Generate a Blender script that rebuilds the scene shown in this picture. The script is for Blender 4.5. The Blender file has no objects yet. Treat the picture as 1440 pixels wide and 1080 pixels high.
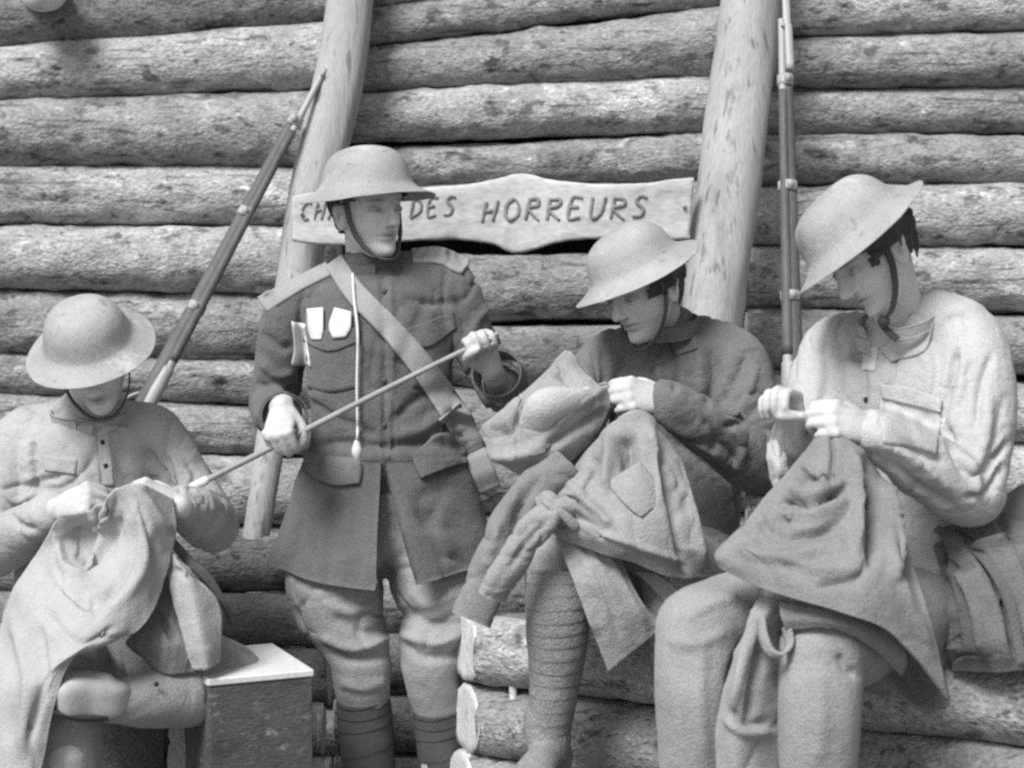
import bpy, math, random
import numpy as np
from mathutils import Vector
from mathutils.bvhtree import BVHTree

random.seed(7); RNG = np.random.default_rng(7)
SC = bpy.context.scene
COL = SC.collection
R = math.radians

# ------------------------------------------------------------------ camera, sky, sun, exposure
FPX = 2687.0; PITCH = R(4.0)
CAM = np.array([0.0, 0.0, 1.5])
cam_data = bpy.data.cameras.new('camera')
cam_data.sensor_width = 36.0
cam_data.lens = 36.0 * FPX / 1440.0
cam_data.clip_start = 0.05; cam_data.clip_end = 500.0
cam = bpy.data.objects.new('camera', cam_data); COL.objects.link(cam)
cam.location = CAM; cam.rotation_euler = (R(90) - PITCH, 0, 0)
SC.camera = cam
cam_data.dof.use_dof = True
cam_data.dof.focus_distance = 4.35
cam_data.dof.aperture_fstop = 4.5

SUN_EL, SUN_AZ = R(49), R(-33)      # from the camera's upper left
world = bpy.data.worlds.new('World'); SC.world = world
world.use_nodes = True
wn = world.node_tree.nodes; wl = world.node_tree.links
sky = wn.new('ShaderNodeTexSky'); sky.sky_type = 'NISHITA'; sky.sun_disc = False
sky.sun_elevation = SUN_EL; sky.sun_rotation = R(180) - SUN_AZ
sky.air_density = 1.0; sky.dust_density = 2.0
bw = wn.new('ShaderNodeRGBToBW')      # monochrome film: only the brightness of the sky counts
wl.new(sky.outputs[0], bw.inputs[0])
wl.new(bw.outputs[0], wn['Background'].inputs[0])
wn['Background'].inputs[1].default_value = 0.05
sd = bpy.data.lights.new('sun', 'SUN'); sd.energy = 1.5; sd.angle = R(22); sd.color = (1, 1, 1)
sun = bpy.data.objects.new('sun', sd); COL.objects.link(sun)
sdir = Vector((math.sin(SUN_AZ) * math.cos(SUN_EL), -math.cos(SUN_AZ) * math.cos(SUN_EL), math.sin(SUN_EL)))
sun.rotation_euler = sdir.to_track_quat('Z', 'Y').to_euler()
sun.location = (-3, -4, 6)
SC.view_settings.view_transform = 'Standard'; SC.view_settings.look = 'None'
SC.view_settings.gamma = 1.0; SC.view_settings.use_curve_mapping = False
SC.view_settings.exposure = 1.6
SC.render.engine = 'CYCLES'
SC.cycles.use_denoising = False
SC.cycles.filter_width = 2.5

# ------------------------------------------------------------------ points
RT = np.array([1.0, 0, 0]); UP = np.array([0, math.sin(PITCH), math.cos(PITCH)]); FW = np.array([0, math.cos(PITCH), -math.sin(PITCH)])
def P(px, py, d):
    return CAM + d * ((px - 720.0) / FPX * RT - (py - 540.0) / FPX * UP + FW)
def proj(V):
    q = np.asarray(V) - CAM
    d = q @ FW
    return 720.0 + FPX * (q @ RT) / d, 540.0 - FPX * (q @ UP) / d, d
def at_z(px, z, d):
    """point at column px, depth d, height z"""
    p = P(px, 540, d); p = p.copy(); p[2] = z
    return p
def nrm(v):
    v = np.asarray(v, float); return v / (np.linalg.norm(v) + 1e-12)

# ------------------------------------------------------------------ noise (numpy lattice noise)
_perm = RNG.permutation(4096)
_rv = RNG.random(4096) * 2 - 1
def noise3(p):
    p = np.asarray(p, float); i = np.floor(p).astype(np.int64); f = p - i
    u = f * f * f * (f * (f * 6 - 15) + 10)
    def h(dx, dy, dz):
        a = _perm[(i[:, 0] + dx) & 4095]
        b = _perm[(a + i[:, 1] + dy) & 4095]
        return _rv[_perm[(b + i[:, 2] + dz) & 4095]]
    x0 = h(0,0,0) * (1-u[:,0]) + h(1,0,0) * u[:,0]; x1 = h(0,1,0) * (1-u[:,0]) + h(1,1,0) * u[:,0]
    x2 = h(0,0,1) * (1-u[:,0]) + h(1,0,1) * u[:,0]; x3 = h(0,1,1) * (1-u[:,0]) + h(1,1,1) * u[:,0]
    y0 = x0 * (1-u[:,1]) + x1 * u[:,1]; y1 = x2 * (1-u[:,1]) + x3 * u[:,1]
    return y0 * (1-u[:,2]) + y1 * u[:,2]
def fbm(p, oct=3):
    p = np.asarray(p, float); s = 0; a = 1.0
    for k in range(oct):
        s = s + a * noise3(p * 2**k + 17.3 * k); a *= .5
    return s
def ridge(p, oct=2):
    p = np.asarray(p, float); s = 0; a = 1.0
    for k in range(oct):
        s = s + a * (1 - 2 * np.abs(noise3(p * 2**k + 9.1 * k))); a *= .5
    return s

def crease(p, w=.085):
    """narrow valleys along warped lines, rounded cloth between them: 0 .. -1"""
    p = np.asarray(p, float)
    q = p + .55*np.stack([noise3(p*.8 + 3), noise3(p*.8 + 31), noise3(p*.8 + 57)], 1)
    a = np.exp(-(np.abs(noise3(q)) / w)**1.3); b = np.exp(-(np.abs(noise3(q*1.9 + 40)) / (w*1.2))**1.3)
    return -a * np.clip(noise3(p*.6 + 77)*2 + .7, 0, 1) - .5 * b * np.clip(noise3(p*.7 + 99)*2 + .5, 0, 1)

# ------------------------------------------------------------------ mesh pieces: (V, F) pairs
def crv(pts, n):
    """Catmull-Rom resample of rows to n rows; any trailing dims"""
    p = np.asarray(pts, float)
    if len(p) == 1: return np.repeat(p, n, 0)
    q = np.concatenate([[2*p[0]-p[1]], p, [2*p[-1]-p[-2]]])
    t = np.linspace(0, len(p)-1, n); i = np.minimum(t.astype(int), len(p)-2); f = t - i
    f = f.reshape((-1,) + (1,)*(p.ndim-1))
    a, b, c, d = q[i], q[i+1], q[i+2], q[i+3]
    return .5*((2*b) + (c-a)*f + (2*a-5*b+4*c-d)*f*f + (3*b-a-3*c+d)*f**3)
def frames(path, ref=None):
    T = np.gradient(path, axis=0); T /= np.linalg.norm(T, axis=1)[:, None] + 1e-12
    A = np.zeros_like(T)
    if ref is not None:
        for k in range(len(T)):
            A[k] = nrm(np.asarray(ref) - T[k] * np.dot(ref, T[k]))
    else:
        v = np.array([1., 0, 0]) if abs(T[0][0]) < .8 else np.array([0, 1., 0])
        for k in range(len(T)):
            v = nrm(v - T[k] * np.dot(v, T[k])); A[k] = v
    B = np.cross(T, A)
    return T, A, B
def tube(pts, ra, rb=None, n=20, m=None, ref=None, rfun=None, cap=True):
    """closed tube through pts; ra/rb half-axes (rb along T x ref)"""
    pts = np.asarray(pts, float); ra = np.broadcast_to(np.asarray(ra, float), (len(pts),)).copy()
    rb = ra.copy() if rb is None else np.broadcast_to(np.asarray(rb, float), (len(pts),)).copy()
    if m is None: m = max(2, 5 * (len(pts) - 1) + 1)
    S = crv(np.concatenate([pts, ra[:, None], rb[:, None]], 1), m)
    c = S[:, :3]; ra = np.abs(S[:, 3]); rb = np.abs(S[:, 4])
    T, A, B = frames(c, ref)
    th = np.linspace(0, 2*np.pi, n, endpoint=False)
    k = np.ones((m, n)) if rfun is None else rfun(np.linspace(0, 1, m)[:, None], th[None, :])
    V = c[:, None, :] + (k * ra[:, None] * np.cos(th))[..., None] * A[:, None, :] + (k * rb[:, None] * np.sin(th))[..., None] * B[:, None, :]
    V = V.reshape(-1, 3)
    idx = np.arange(m * n).reshape(m, n)
    a = idx[:-1]; b = np.roll(idx, -1, 1)[:-1]; cc = np.roll(idx, -1, 1)[1:]; d = idx[1:]
    F = np.stack([a, b, cc, d], -1).reshape(-1, 4).tolist()
    if cap:
        V = np.concatenate([V, c[:1], c[-1:]]); s, e = m*n, m*n+1
        for j in range(n):
            j2 = (j+1) % n
            F.append([s, idx[0, j2], idx[0, j]]); F.append([e, idx[-1, j], idx[-1, j2]])
    return V, F
def capsule(pts, r, rb=None, n=16, ref=None):
    """tube with rounded ends"""
    pts = np.asarray(pts, float); r = np.broadcast_to(np.asarray(r, float), (len(pts),)).copy()
    rb = r.copy() if rb is None else np.broadcast_to(np.asarray(rb, float), (len(pts),)).copy()
    m = 6 * (len(pts) - 1) + 1
    S = crv(np.concatenate([pts, r[:, None], rb[:, None]], 1), m)
    t0 = nrm(S[0, :3] - S[1, :3]); t1 = nrm(S[-1, :3] - S[-2, :3])
    pre, post = [], []
    for a in (85, 65, 40, 20):
        k, s = math.cos(R(a)), math.sin(R(a))
        pre.append(np.concatenate([S[0, :3] + t0 * S[0, 3:].min() * s, S[0, 3:] * k]))
        post.append(np.concatenate([S[-1, :3] + t1 * S[-1, 3:].min() * s, S[-1, 3:] * k]))
    S = np.concatenate([pre, S, post[::-1]])
    return tube(S[:, :3], S[:, 3], S[:, 4], n=n, m=len(S), ref=ref)
def ellipsoid(c, ax, n=24, m=14):
    """ax: 3x3 rows are scaled axes"""
    ph = np.linspace(0, np.pi, m)[1:-1]; th = np.linspace(0, 2*np.pi, n, endpoint=False)
    L = np.stack([np.sin(ph)[:, None]*np.cos(th), np.sin(ph)[:, None]*np.sin(th), np.repeat(np.cos(ph)[:, None], n, 1)], -1).reshape(-1, 3)
    L = np.concatenate([L, [[0,0,1],[0,0,-1]]]); V = np.asarray(c) + L @ np.asarray(ax, float)
    m2 = m - 2; idx = np.arange(m2*n).reshape(m2, n); F = []
    for i in range(m2-1):
        for j in range(n):
            F.append([idx[i,j], idx[i+1,j], idx[i+1,(j+1)%n], idx[i,(j+1)%n]])
    for j in range(n):
        F.append([m2*n, idx[0,j], idx[0,(j+1)%n]]); F.append([m2*n+1, idx[-1,(j+1)%n], idx[-1,j]])
    return V, F
def box(c, sx, sy, sz, rot=None, bev=0.0):
    x, y, z = sx/2, sy/2, sz/2; b = bev
    if b <= 0:
        V = np.array([[-x,-y,-z],[x,-y,-z],[x,y,-z],[-x,y,-z],[-x,-y,z],[x,-y,z],[x,y,z],[-x,y,z]], float)
        F = [[0,3,2,1],[4,5,6,7],[0,1,5,4],[1,2,6,5],[2,3,7,6],[3,0,4,7]]
    else:
        ring = lambda X, Y, Z: [[-X,-Y,Z],[X,-Y,Z],[X,Y,Z],[-X,Y,Z]]
        def oct_(X, Y, Z, b):
            return [[-X+b,-Y,Z],[X-b,-Y,Z],[X,-Y+b,Z],[X,Y-b,Z],[X-b,Y,Z],[-X+b,Y,Z],[-X,Y-b,Z],[-X,-Y+b,Z]]
        V = np.array(oct_(x-b,y-b,-z,b*.4)+oct_(x,y,-z+b,b)+oct_(x,y,z-b,b)+oct_(x-b,y-b,z,b*.4), float)
        F = [list(range(7,-1,-1)), list(range(24,32))]
        for k in range(3):
            for j in range(8):
                F.append([k*8+j, k*8+(j+1)%8, (k+1)*8+(j+1)%8, (k+1)*8+j])
    if rot is not None: V = V @ np.asarray(rot).T
    return V + np.asarray(c), F
def join(parts):
    Vs, Fs, o = [], [], 0
    for V, F in parts:
        Vs.append(np.asarray(V)); Fs += [[i + o for i in f] for f in F]; o += len(V)
    return np.concatenate(Vs), Fs
def normals(V, F):
    N = np.zeros_like(V)
    q = np.array([f if len(f) == 4 else list(f) + [f[0]] for f in F if len(f) in (3, 4)])
    n = np.cross(V[q[:, 2]] - V[q[:, 0]], V[q[:, 3]] - V[q[:, 1]])
    t = q[:, 3] == q[:, 0]
    if t.any():
        n[t] = np.cross(V[q[t, 1]] - V[q[t, 0]], V[q[t, 2]] - V[q[t, 0]])
    for k in range(4):
        np.add.at(N, q[:, k], n)
    return N / (np.linalg.norm(N, axis=1)[:, None] + 1e-12)
def edges_of(F):
    q = np.array([f if len(f) == 4 else list(f) + [f[0]] for f in F])
    e = np.concatenate([q[:, [0,1]], q[:, [1,2]], q[:, [2,3]], q[:, [3,0]]]); e = e[e[:,0] != e[:,1]]
    return np.unique(np.sort(e, 1), axis=0)
def relax(V, F, it=2, k=.5, mask=None):
    e = edges_of(F); V = V.copy()
    deg = np.bincount(e.ravel(), minlength=len(V)).astype(float)[:, None]; deg[deg == 0] = 1
    for _ in range(it):
        s = np.zeros_like(V); np.add.at(s, e[:,0], V[e[:,1]]); np.add.at(s, e[:,1], V[e[:,0]])
        D = k * (s/deg - V)
        V += D if mask is None else D * mask[:, None]
    return V
def union(parts, voxel=.005, it=3):
    V, F = join(parts)
    me = bpy.data.meshes.new('tmp'); me.from_pydata(V.tolist(), [], F)
    ob = bpy.data.objects.new('tmp', me); COL.objects.link(ob)
    md = ob.modifiers.new('r', 'REMESH'); md.mode = 'VOXEL'; md.voxel_size = voxel
    dg = bpy.context.evaluated_depsgraph_get(); dg.update()
    me2 = bpy.data.meshes.new_from_object(ob.evaluated_get(dg))
    n = len(me2.vertices); V = np.empty(n*3); me2.vertices.foreach_get('co', V); V = V.reshape(-1, 3)
    nl = len(me2.loops); L = np.empty(nl, np.int32); me2.loops.foreach_get('vertex_index', L)
    npg = len(me2.polygons); S = np.empty(npg, np.int32); me2.polygons.foreach_get('loop_total', S)
    if (S == 4).all(): F = L.reshape(-1, 4).tolist()
    else:
        F, o = [], 0
        for s in S: F.append(L[o:o+s].tolist()); o += s
    bpy.data.objects.remove(ob); bpy.data.meshes.remove(me); bpy.data.meshes.remove(me2)
    if it: V = relax(V, F, it)
    return V, F

# ------------------------------------------------------------------ sculpting in place
def brush(M, pts, sig, amp, lim=None):
    """raise (or sink) the camera-side surface of M along a line of points given in photo pixels"""
    V, F = M; N = normals(V, F); x, y, d = proj(V)
    view = (CAM - V); view /= np.linalg.norm(view, axis=1)[:, None]
    face = np.clip((N * view).sum(1) * 2.5, 0, 1)
    best = np.full(len(V), 1e9)
    pts = np.asarray(pts, float)
    if len(pts) > 2: pts = crv(pts, 5*len(pts))
    tt = np.zeros(len(V))
    for k in range(len(pts)-1):
        a, b = pts[k], pts[k+1]; ab = b - a; L = ab @ ab + 1e-9
        t = np.clip(((x-a[0])*ab[0] + (y-a[1])*ab[1]) / L, 0, 1)
        q = np.hypot(x - a[0] - t*ab[0], y - a[1] - t*ab[1])
        m = q < best; best[m] = q[m]; tt[m] = (k + t[m]) / (len(pts)-1)
    taper = np.clip(np.minimum(tt, 1-tt) * 6 + .35, 0, 1)
    w = np.exp(-(best/sig)**2) * face * taper
    return V + N * (amp * w)[:, None], F
def brushes(M, lst):
    for pts, sig, amp in lst: M = brush(M, pts, sig, amp*1.35)
    return M
def wrinkle(M, amp, freq, stretch=(1, 1, 1), seed=0, mask=None):
    V, F = M; N = normals(V, F)
    w = ridge(V * freq * np.asarray(stretch) + seed * 13.7, 2) * amp * .6 + crease(V * freq * .9 * np.asarray(stretch) + seed * 7.7) * amp * 2.4
    if mask is not None: w = w * mask
    return V + N * w[:, None], F
def thick(V, n, m, t):
    """grid n x m of points -> closed sheet of thickness t (grown away from the camera side)"""
    idx = np.arange(n*m).reshape(n, m)
    F = np.stack([idx[:-1,:-1], idx[1:,:-1], idx[1:,1:], idx[:-1,1:]], -1).reshape(-1, 4)
    N = normals(V, F.tolist())
    if ((CAM - V) * N).sum() < 0: N = -N; F = F[:, ::-1]
    W = V - N * t; o = n*m
    ring = np.concatenate([idx[0,:-1], idx[:-1,-1], idx[-1,:0:-1], idx[:0:-1,0]])
    r2 = np.roll(ring, -1)
    S = np.stack([ring, r2, r2+o, ring+o], -1)
    q = idx[0,0], idx[1,0]
    # side orientation
    f0 = F[0].tolist(); 
    ed = {(a, b) for a, b in zip(f0, f0[1:]+f0[:1])}
    if (int(ring[0]), int(r2[0])) in ed: S = S[:, ::-1]
    return np.concatenate([V, W]), F.tolist() + (F[:, ::-1] + o).tolist() + S.tolist()
def cloth(rows, n=50, m=50, t=.004, wr=.0, fr=14, seed=0, soft=True):
    """sheet through a grid of (px, py, depth)"""
    G = np.array([[P(*q) for q in r] for r in rows])
    G = crv(G, n); G = crv(G.transpose(1, 0, 2), m).transpose(1, 0, 2)
    V = G.reshape(-1, 3)
    idx = np.arange(n*m).reshape(n, m)
    if wr:
        F = np.stack([idx[:-1,:-1], idx[1:,:-1], idx[1:,1:], idx[:-1,1:]], -1).reshape(-1, 4).tolist()
        N = normals(V, F); V = V + N * (ridge(V * fr + seed * 11.1, 2) * wr * 1.3 + crease(V * fr * .8 + seed * 5.3) * wr * 1.5)[:, None]
    return V, n, m, t
def sheet(rows, folds=(), **k):
    V, n, m, t = cloth(rows, **k)
    idx = np.arange(n*m).reshape(n, m)
    F = np.stack([idx[:-1,:-1], idx[1:,:-1], idx[1:,1:], idx[:-1,1:]], -1).reshape(-1, 4)
    if ((CAM - V) * normals(V, F.tolist())).sum() < 0: F = F[:, ::-1]
    M = (V, F.tolist())
    for p_, s_, a_ in folds: M = brush(M, p_, s_*.85, a_*1.4)
    return thick(M[0], n, m, t)

def bvh(M): return BVHTree.FromPolygons([tuple(v) for v in M[0]], M[1])
def hit(B, px, py):
    dr = nrm(P(px, py, 1.0) - CAM)
    h = B.ray_cast(Vector(CAM), Vector(dr))
    return None if h[0] is None else np.array(h[0])
def conform(B, rows, n=24, m=24, off=.003, t=.006, edge=0.0):
    """sheet lying on a surface: rows of (px, py) dropped on B and lifted off a little towards the camera"""
    G = np.array(rows, float); G = crv(G, n); G = crv(G.transpose(1, 0, 2), m).transpose(1, 0, 2)
    D = np.full((n, m), np.nan)
    for i in range(n):
        for j in range(m):
            h = hit(B, *G[i, j])
            if h is not None: D[i, j] = (h - CAM) @ FW
    if np.isnan(D).any():
        ok = np.argwhere(~np.isnan(D)); 
        for i, j in np.argwhere(np.isnan(D)):
            k = ok[np.argmin(((ok - [i, j])**2).sum(1))]; D[i, j] = D[k[0], k[1]]
    for _ in range(2):
        Dp = np.pad(D, 1, mode='edge'); D = np.minimum(D, (Dp[:-2,1:-1] + Dp[2:,1:-1] + Dp[1:-1,:-2] + Dp[1:-1,2:] + 2*D)/6)
    V = np.array([[P(G[i,j,0], G[i,j,1], D[i,j] - off) for j in range(m)] for i in range(n)]).reshape(-1, 3)
    return thick(V, n, m, t)
def strap_on(B, line, wpx, n=40, m=5, off=.003, t=.004):
    L = crv(np.asarray(line, float), n); T = np.gradient(L, axis=0); T /= np.linalg.norm(T, axis=1)[:, None]
    Nn = np.stack([-T[:, 1], T[:, 0]], 1); w = np.linspace(-.5, .5, m)
    wp = crv(np.asarray(wpx, float)[:, None], n)[:, 0] if np.ndim(wpx) else np.full(n, wpx)
    rows = L[:, None, :] + w[None, :, None] * wp[:, None, None] * Nn[:, None, :]
    return conform(B, rows, n, m, off, t)
def ribbon(pts, wdir, width, t=.003, n=40):
    """band of constant width along 3-D points; wdir: direction(s) of its width"""
    c = crv(np.asarray(pts, float), n); w = np.asarray(wdir, float)
    w = np.broadcast_to(w, (len(pts), 3)) if w.ndim == 1 else w
    w = crv(w, n); w /= np.linalg.norm(w, axis=1)[:, None]
    V = (c[:, None, :] + np.linspace(-.5, .5, 4)[None, :, None] * width * w[:, None, :]).reshape(-1, 3)
    return thick(V, n, 4, t)

# ------------------------------------------------------------------ objects
def put(name, M, mat, parent=None, base=None, smooth=True, label=None, cat=None, group=None, kind=None, auto=None):
    V, F = M; V = np.asarray(V, float)
    o0 = np.array(base) if base is not None else (np.array(parent['_base']) if parent is not None and '_base' in parent else np.zeros(3))
    me = bpy.data.meshes.new(name); me.from_pydata((V - o0).tolist(), [], F); me.update()
    if smooth: me.polygons.foreach_set('use_smooth', np.ones(len(me.polygons), bool))
    if auto is not None:
        me.polygons.foreach_set('use_smooth', np.ones(len(me.polygons), bool))
        me.set_sharp_from_angle(angle=R(auto))
    me.materials.append(mat)
    o = bpy.data.objects.new(name, me); COL.objects.link(o)
    if parent is not None: o.parent = parent
    else: o.location = o0
    o['_base'] = [float(q) for q in o0]
    return tag(o, label, cat, group, kind)
def tag(o, label=None, cat=None, group=None, kind=None):
    if label: o['label'] = label
    if cat: o['category'] = cat
    if group: o['group'] = group
    if kind: o['kind'] = kind
    return o
def thing(name, base, label, cat, group=None):
    o = bpy.data.objects.new(name, None); COL.objects.link(o); o.empty_display_size = .1
    o.location = base; o['_base'] = [float(q) for q in base]
    return tag(o, label, cat, group)

# ------------------------------------------------------------------ materials (all neutral: monochrome film stock)
def material(name, g, var=.25, scale=6.0, rough=.9, fine=300.0, fvar=.15, bump=.3, bdist=.002, stretch=(1,1,1), spec=.2, spots=None, attr=False, sheen=0.0, streak=None):
    m = bpy.data.materials.new(name); m.use_nodes = True
    nt = m.node_tree; N = nt.nodes; L = nt.links
    b = N['Principled BSDF']; b.inputs['Roughness'].default_value = rough
    b.inputs['Specular IOR Level'].default_value = spec
    if sheen: b.inputs['Sheen Weight'].default_value = sheen; b.inputs['Sheen Roughness'].default_value = .6
    tc = N.new('ShaderNodeTexCoord'); mp = N.new('ShaderNodeMapping'); mp.inputs['Scale'].default_value = stretch
    L.new(tc.outputs['Object'], mp.inputs[0])
    def noise(sc, det, rg=.6):
        n = N.new('ShaderNodeTexNoise'); n.inputs['Scale'].default_value = sc; n.inputs['Detail'].default_value = det; n.inputs['Roughness'].default_value = rg
        L.new(mp.outputs[0], n.inputs['Vector']); return n.outputs['Fac']
    def mr(s, a, c, lo=.25, hi=.75):
        r = N.new('ShaderNodeMapRange'); r.inputs['From Min'].default_value = lo; r.inputs['From Max'].default_value = hi
        r.inputs['To Min'].default_value = a; r.inputs['To Max'].default_value = c; L.new(s, r.inputs[0]); return r.outputs[0]
    def mul(a, c):
        q = N.new('ShaderNodeMath'); q.operation = 'MULTIPLY'
        for k, s in enumerate((a, c)):
            if isinstance(s, (int, float)): q.inputs[k].default_value = s
            else: L.new(s, q.inputs[k])
        return q.outputs[0]
    big = noise(scale, 5); fin = noise(fine, 3)
    v = mul(mul(mr(big, 1-var, 1+var), mr(fin, 1-fvar, 1+fvar)), g)
    if spots:
        for sc, amount, val in spots:
            s = noise(sc, 4, .65)
            v = mul(v, mr(s, 1.0, val, amount, amount + .08))
    if streak:
        m2 = N.new('ShaderNodeMapping'); m2.inputs['Scale'].default_value = streak[0]; L.new(tc.outputs['Object'], m2.inputs[0])
        n2 = N.new('ShaderNodeTexNoise'); n2.inputs['Scale'].default_value = 1.0; n2.inputs['Detail'].default_value = 4; L.new(m2.outputs[0], n2.inputs['Vector'])
        v = mul(v, mr(n2.outputs['Fac'], 1.0, streak[2], streak[1], streak[1] + .07))
    if attr:
        a = N.new('ShaderNodeAttribute'); a.attribute_name = 'tint'; v = mul(v, a.outputs['Fac'])
    cmb = N.new('ShaderNodeCombineColor')
    for k in range(3): L.new(v, cmb.inputs[k])
    L.new(cmb.outputs[0], b.inputs['Base Color'])
    if bump:
        bp = N.new('ShaderNodeBump'); bp.inputs['Strength'].default_value = bump; bp.inputs['Distance'].default_value = bdist
        ad = N.new('ShaderNodeMath'); ad.operation = 'ADD'
        L.new(fin, ad.inputs[0]); L.new(noise(fine * .22, 4), ad.inputs[1])
        L.new(ad.outputs[0], bp.inputs['Height']); L.new(bp.outputs[0], b.inputs['Normal'])
    return m
BARK = [material('bark_%s' % k, g, .32, 9, .95, 120, .42, 1.0, .008, (.6, 1, 1), .1, streak=((4, 60, 60), .60, .5), spots=[(5, .58, .70), (6.5, .60, 1.4), (9, .58, .55), (19, .57, .42), (42, .60, .40), (14, .60, 1.55), (34, .60, 1.5)]) for k, g in (('pale', .37), ('mid', .28), ('dusky', .19))]
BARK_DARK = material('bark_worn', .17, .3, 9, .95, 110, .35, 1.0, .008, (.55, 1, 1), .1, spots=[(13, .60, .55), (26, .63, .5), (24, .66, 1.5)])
CUT = material('cut_wood', .58, .16, 20, .85, 180, .2, .6, .003, spots=[(9, .56, .75), (34, .60, .7)])
PEELED = material('peeled_wood', .36, .14, 5, .8, 70, .16, .6, .004, (2.2, 2.2, .22), .25, streak=((55, 55, 2.2), .60, .55), spots=[(10, .62, .65), (3, .6, .8)])
BOARD = material('pale_board', .47, .22, 6, .85, 120, .2, .4, .002, (.4, 1, 1))
INK = material('letter_paint', .23, .3, 30, .8, 200, .3, .2)
BACKING = material('gap_backing', .06, .4, 3, 1, 60, .4, 1.0, .01)  # kept dark so the gaps between the logs read as shade
CHALK = material('trodden_chalk', .17, .2, 3, 1, 60, .3, 1.0, .01)
WOOL = material('dark_wool', .118, .26, 9, 1, 230, .30, .9, .004, sheen=.15)
WOOL_MID = material('mid_wool', .15, .26, 9, 1, 230, .30, .9, .004, sheen=.12)
SERGE = material('pale_serge', .29, .2, 9, 1, 230, .24, .9, .0035, sheen=.1)
SERGE_DRAB = material('drab_serge', .225, .22, 9, 1, 230, .26, .9, .0035, sheen=.1)
SERGE_MID = material('grey_serge', .20, .22, 9, 1, 230, .26, .9, .0035, sheen=.1)
LINEN = material('shirt_cotton', .38, .15, 9, .95, 240, .18, .8, .003)
LINEN_PALE = material('pale_cotton', .44, .12, 9, .95, 240, .16, .8, .003)
PUTTEE = material('puttee_wool', .25, .2, 12, 1, 210, .4, 1.0, .005)
LEGGING = material('dark_legging', .085, .2, 10, .8, 240, .25, .6, .003)
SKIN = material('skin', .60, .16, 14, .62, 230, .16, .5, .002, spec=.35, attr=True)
HAIR = material('dark_hair', .045, .4, 30, .6, 160, .6, 1.0, .008, (1, 1, .25), spec=.5)
HELMET = material('painted_steel', .33, .24, 7, .66, 280, .22, .8, .002, spec=.4, spots=[(18, .60, .68), (55, .64, .55), (9, .60, 1.35), (30, .66, 1.4)])
LINER = material('helmet_lining', .03, .2, 10, .9, 100, .2, .3)
LEATHER = material('dark_leather', .06, .25, 14, .6, 160, .2, .5, .002, spec=.4)
STRAP = material('worn_strap', .11, .25, 14, .8, 160, .2, .5, .002)
WEB = material('webbing', .30, .12, 10, .9, 300, .22, .8, .002)
STEEL = material('gun_steel', .34, .2, 10, .5, 200, .12, .1, spec=.5)
SHOE = material('pale_shoe', .40, .15, 10, .8, 200, .15, .4, .002)
GUNWOOD = material('gunstock_wood', .10, .3, 6, .6, 60, .25, .3, .002, (3, 3, .3), spec=.35)
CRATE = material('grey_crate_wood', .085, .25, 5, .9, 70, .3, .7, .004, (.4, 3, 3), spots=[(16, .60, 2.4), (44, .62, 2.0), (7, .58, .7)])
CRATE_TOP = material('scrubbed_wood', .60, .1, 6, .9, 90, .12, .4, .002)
LINING = material('sleeve_lining', .46, .1, 8, .95, 230, .22, .8, .004)
WHITE = material('white_cloth', .60, .06, 8, .95, 200, .08, .4, .002)
CORD = material('white_cord', .62, .1, 30, .9, 300, .2, .3)
STICK = material('cane', .27, .2, 12, .55, 140, .15, .3, .001, spec=.4)
BOOT = material('boot_leather', .11, .25, 10, .6, 140, .2, .4, .002, spec=.35)

# ================================================================== SETTING
def ground():
    n = 90
    xs = np.concatenate([np.linspace(-160, -4, 15)[:-1], np.linspace(-4, 4, 60), np.linspace(4, 160, 15)[1:]])
    ys = np.concatenate([np.linspace(-160, 0, 12)[:-1], np.linspace(0, 7, 50), np.linspace(7, 200, 14)[1:]])
    X, Y = np.meshgrid(xs, ys, indexing='ij')
    s = lambda a, lo, hi: np.clip((a-lo)/(hi-lo), 0, 1)**2 * (3 - 2*np.clip((a-lo)/(hi-lo), 0, 1))
    Z = .32 * s(X, -.05, .12) * (1 - s(X, 3.4, 4)) * s(Y, 2.4, 3.1)
    q = np.stack([X.ravel()*2.5, Y.ravel()*2.5, np.zeros(X.size)], 1)
    Z = Z + .018 * fbm(q, 3).reshape(X.shape)
    idx = np.arange(X.size).reshape(X.shape)
    F = np.stack([idx[:-1,:-1], idx[1:,:-1], idx[1:,1:], idx[:-1,1:]], -1).reshape(-1, 4).tolist()
    put('ground', (np.stack([X, Y, Z], -1).reshape(-1, 3), F), CHALK, base=(0, 0, 0), kind='structure')
ground()

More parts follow.
